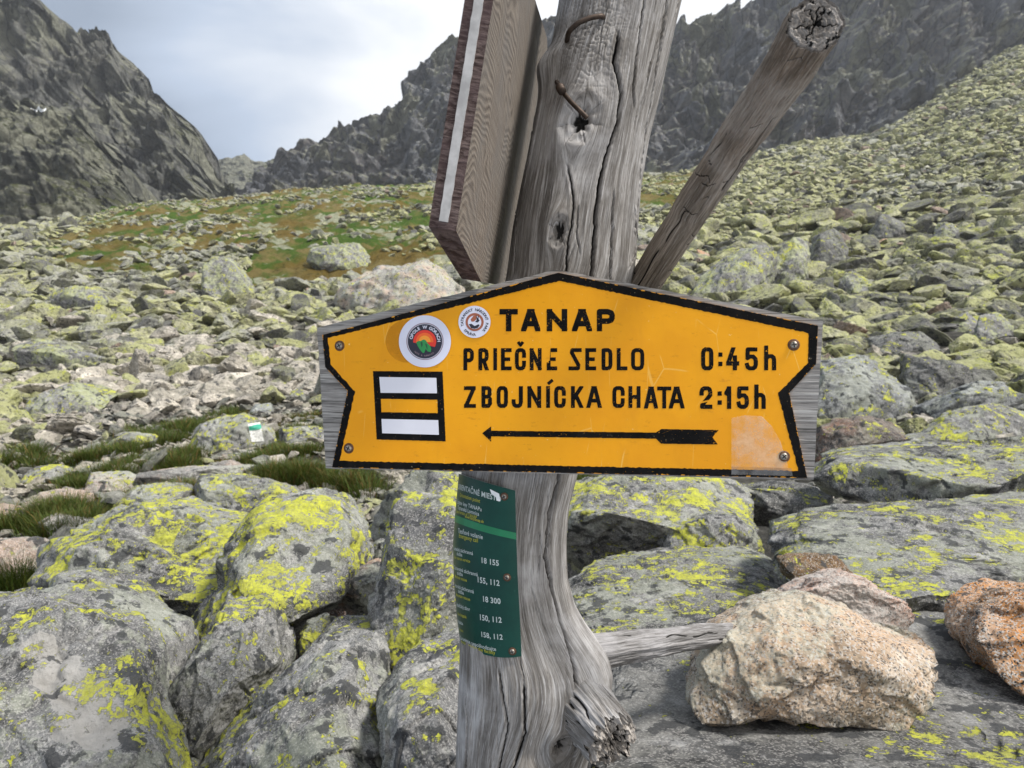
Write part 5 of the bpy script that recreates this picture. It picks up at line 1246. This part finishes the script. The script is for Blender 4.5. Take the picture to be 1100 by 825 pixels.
mesh_obj('white_edge_stripe', V, [list(x) for x in grid_faces(N, 4)] + [[3, 2, 1, 0]], M_STRIP, side, smooth=False)

# ------------------------------------------------------------------ the green plaque bent round the trunk
PR, PCX, F0, F1 = .099, 563.0, math.radians(-80), math.radians(-5)
plq = thing('information_plaque', at(520, 700, 1.0), 'dark green metal information plaque with emergency numbers curved round the trunk', 'plaque')
LTab = np.array([(0, 493, 509), (.2, 489.5, 545), (.4, 486.5, 585), (.6, 487.5, 622), (.8, 490.5, 660), (1, 494.5, 692)]); RTab = np.array([(0, 553.5, 527), (.25, 554.5, 572), (.5, 556, 617), (.75, 558.5, 662), (1, 560.3, 705)])
def plaque(u, v, off=0.0):
    u = np.asarray(u, float); v = np.asarray(v, float); fi = F0 + (F1 - F0) * u
    w = (np.sin(fi) - math.sin(F0)) / (math.sin(F1) - math.sin(F0))          # 0..1 across the visible width
    xl, xr = np.interp(v, LTab[:, 0], LTab[:, 1]), np.interp(v, RTab[:, 0], RTab[:, 1])
    yl, yr = np.interp(v, LTab[:, 0], LTab[:, 2]), np.interp(v, RTab[:, 0], RTab[:, 2])
    dep = 1.062 - PR * np.cos(fi)
    sag = (v * 4.5 + (1 - v) * 2.0) * 4 * w * (1 - w) * (.6 + .8 * v)
    p = at(xl + (xr - xl) * w, yl + (yr - yl) * w + sag * np.where(v > .5, 1, .6), dep)
    nn = np.stack([np.sin(fi), -np.cos(fi), 0 * fi], -1)
    return p + nn * np.asarray(off)[..., None] if np.ndim(off) else p + nn * off
NU, NV = 48, 60
u_, v_ = np.meshgrid(np.linspace(0, 1, NU), np.linspace(0, 1, NV)); wob_ = .0012 * noise(np.stack([u_ * 3, v_ * 5, 0 * u_], -1))
A = plaque(u_, v_); Bk = plaque(u_, v_, -.0012)
t = NT('dark_green_enamel'); co = t.new('ShaderNodeTexCoord').outputs['Object']; a = t.noise(co, 14, 5, .6); b = t.noise(co, 220, 3, .6)
c = t.mix(t.step(a, .35, .65), (.002, .036, .026), (.003, .052, .036)); c = t.mix(t.step(b, .68, .74, 0, .35), c, (.05, .15, .12)); M_PLQ = t.out(c, .34, t.bump(a, .1, .003), .3)
M_PLB = flat_mat('plaque_bare_edge', (.35, .37, .36), .45, .6, .2, 80)
sh = mesh_obj('sheet', A.reshape(-1, 3), grid_faces(NV, NU), M_PLQ, plq)
rim = np.concatenate([A[0], A[1:, -1], A[-1, ::-1][1:], A[::-1, 0][1:-1]]); rimb = np.concatenate([Bk[0], Bk[1:, -1], Bk[-1, ::-1][1:], Bk[::-1, 0][1:-1]]); m = len(rim)
mesh_obj('sheet_edge', np.concatenate([rim, rimb, Bk.reshape(-1, 3)]), np.concatenate([np.array([[i, (i + 1) % m, m + (i + 1) % m, m + i] for i in range(m)]), grid_faces(NV, NU) + 2 * m]), M_PLB, plq, smooth=False)
WID, HEI = PR * (F1 - F0), .222
pf = lambda x, y, off: plaque(x / WID, y / HEI, off)
PW = flat_mat('plaque_white_print', (.46, .52, .50), .5, 0, .1, 90); PY = flat_mat('plaque_yellow_print', (.38, .37, .03), .5, 0, .1, 90); PG = flat_mat('plaque_green_bar', (.006, .17, .065), .4, 0, .1, 60)
L = Layers(pf)
gb = [(a * WID, v * HEI) for a, v in [(x, .238 + .014 * x) for x in np.linspace(0, 1, 30)] + [(x, .276 + .016 * x) for x in np.linspace(1, 0, 30)]]
for i in range(29):
    L.add([gb[i], gb[i + 1], gb[58 - i], gb[59 - i]], [[0, 1, 2, 3]], PG, .0004)
def ptext(s, xl, v, size, mat, right=False, bold=.012, slope=.0):
    vv, ff = glyph2d(s, bold, 1.05); w = vv[:, 0].max() * size; x = vv[:, 0] * size + (xl - (w if right else 0)); y = v * HEI - vv[:, 1] * size - slope * x
    k = x / WID < .985
    if not k.all(): x = np.minimum(x, WID * .985)
    L.add(np.stack([x, y], -1), ff, mat, .0005)
mmr = .0011
ptext('ORIENTAČNÉ MIESTO', .006, .088, .0098, PW, bold=.02)
ptext('Orientation point', .018, .128, .0070, PY)
ptext('Štátne lesy TANAPu', .010, .175, .0074, PW); ptext('Tatranská Lomnica', .014, .205, .0070, PW)
ptext('State Forests of TANAP', .008, .2255, .0056, PY); ptext('www.lesytanap.sk', .040, .2375, .0052, PY)
ptext('Tiesňové volanie', .022, .328, .0078, PW); ptext('Emergency call', .026, .352, .0070, PY)
for (a, b, num, v) in (('Letecká záchranná', 'Air rescue service', '18 155', .462), ('Zdravotná záchranná', 'Medical rescue', '155, 112', .572), ('Horská záchranná', 'Mountain rescue', '18 300', .676), ('Hasičský zbor', 'Fire brigade', '150, 112', .784), ('Polícia', 'Police', '158, 112', .888)):
    ptext(a, .008, v - .033, .0068, PW); ptext('služba' if 'záchranná' in a else '', .02, v - .008, .0066, PW) if 'záchranná' in a else None
    ptext(b, .010, v + .016, .0058, PY); ptext(num, .1035, v, .0100, PW, right=True, bold=.022)
ptext('Zariadenie nepoškodzujte', .008, .962, .0076, PW); ptext('Avoid damaging the facility', .010, .984, .0070, PY)
L.build('plaque_print', plq)
L2 = Layers(pf); L2.poly([(.088, .030 * HEI), (.104, .042 * HEI), (.106, .085 * HEI), (.100, .088 * HEI), (.0985, .068 * HEI), (.091, .055 * HEI)], flat_mat('torn_white_paper', (.74, .75, .76), .7, 0, .06, 80), .0008)
L2.build('torn_sticker', plq)
for k, (u, v) in enumerate(((.865, .052), (.885, .52), (.90, .962))): screw(plaque(u, v, .0005), [math.sin(F0 + (F1 - F0) * u), -math.cos(F0 + (F1 - F0) * u), 0], .0031, plq, .7 * k)

rg = np.random.default_rng(22)
BV = []; BF = []; BC = []; n0 = 0
for (px, py, hg, dn, dry) in tuft:
    P, dd = ground_hit(px, py); P[2] = terrain(P[0], P[1])
    for _ in range(int(rg.integers(120, 220) * dn)):
        a = rg.uniform(0, 6.28); rr_ = abs(rg.normal(0, .085)); b = P + np.array([math.cos(a) * rr_, math.sin(a) * rr_, -.02])
        a2 = a + rg.normal(0, .9); lean = rg.uniform(.2, 1.0); hh_ = .95 * hg * rg.uniform(.55, 1.25); w = rg.uniform(.0025, .0048) * (dd / 6) ** .5
        dir_ = np.array([math.cos(a2), math.sin(a2), 0]); sd = np.array([-dir_[1], dir_[0], 0]) * w
        c0 = np.array([.085, .12, .022]) if rg.random() > dry else np.array([.20, .13, .045]); c0 = c0 * rg.uniform(.45, 1.25) * np.array([rg.uniform(.8, 1.3), 1, 1])
        for k, f in enumerate((0, .45, .8, 1.0)):
            c = b + np.array([0, 0, hh_]) * (f - .25 * lean * f * f) + dir_ * hh_ * lean * f * f
            ww = sd * (1 - f * .85)
            BV += [c - ww, c + ww]; BC += [[*c0, 1]] * 2
        BF += [(n0, n0 + 1, n0 + 3, n0 + 2), (n0 + 2, n0 + 3, n0 + 5, n0 + 4), (n0 + 4, n0 + 5, n0 + 7, n0 + 6)]; n0 += 8
t = NT('grass_blades'); a = t.new('ShaderNodeAttribute', attribute_name='tint').outputs['Color']
tr = t.new('ShaderNodeBsdfTranslucent'); t.l.new(a, tr.inputs[0]); ms = t.new('ShaderNodeMixShader'); ms.inputs[0].default_value = .3
t.out(a, .6, None, .2); t.l.new(t.b.outputs[0], ms.inputs[1]); t.l.new(tr.outputs[0], ms.inputs[2]); t.l.new(ms.outputs[0], t.n['Material Output'].inputs[0])
o = mesh_obj('grass', np.array(BV), np.array(BF), t.m, smooth=True, attrs={'tint': ('FLOAT_COLOR', np.array(BC))})
tag(o, 'dark green alpine grass growing in tufts between the stones on the left', 'grass', kind='stuff')

# ------------------------------------------------------------------ old snow patch on the left mountain
dg = bpy.context.evaluated_depsgraph_get(); dg.update()
V = []; NI, NJ = 14, 40
for i in range(NI):
    for j in range(NJ):
        px, py = 32 + 17 * j / (NJ - 1), 114.6 + 6 * i / (NI - 1)
        h = scene.ray_cast(dg, Vector(CAM) + Vector(ray(px, py)) * 120, Vector(ray(px, py)).normalized())
        V.append(np.array(h[1]) + np.array(h[2]) * .25 if h[0] else at(px, py, 200))
V = np.array(V); F_ = grid_faces(NI, NJ); fc = V[F_]; ok = np.ptp(fc[..., 1], axis=1) < 2.0
gi, gj = np.arange(len(F_)) // (NJ - 1), np.arange(len(F_)) % (NJ - 1)
ok &= ((gj / (NJ - 1) - .5) / .48) ** 2 + ((gi / (NI - 1) - .5 + .18 * np.sin(gj * .35)) / .33) ** 2 < 1
mesh_obj('snow', V, F_[ok], SNOWM)
tag(bpy.data.objects['snow'], 'small white patch of old snow on the left mountain', 'snow', kind='structure')
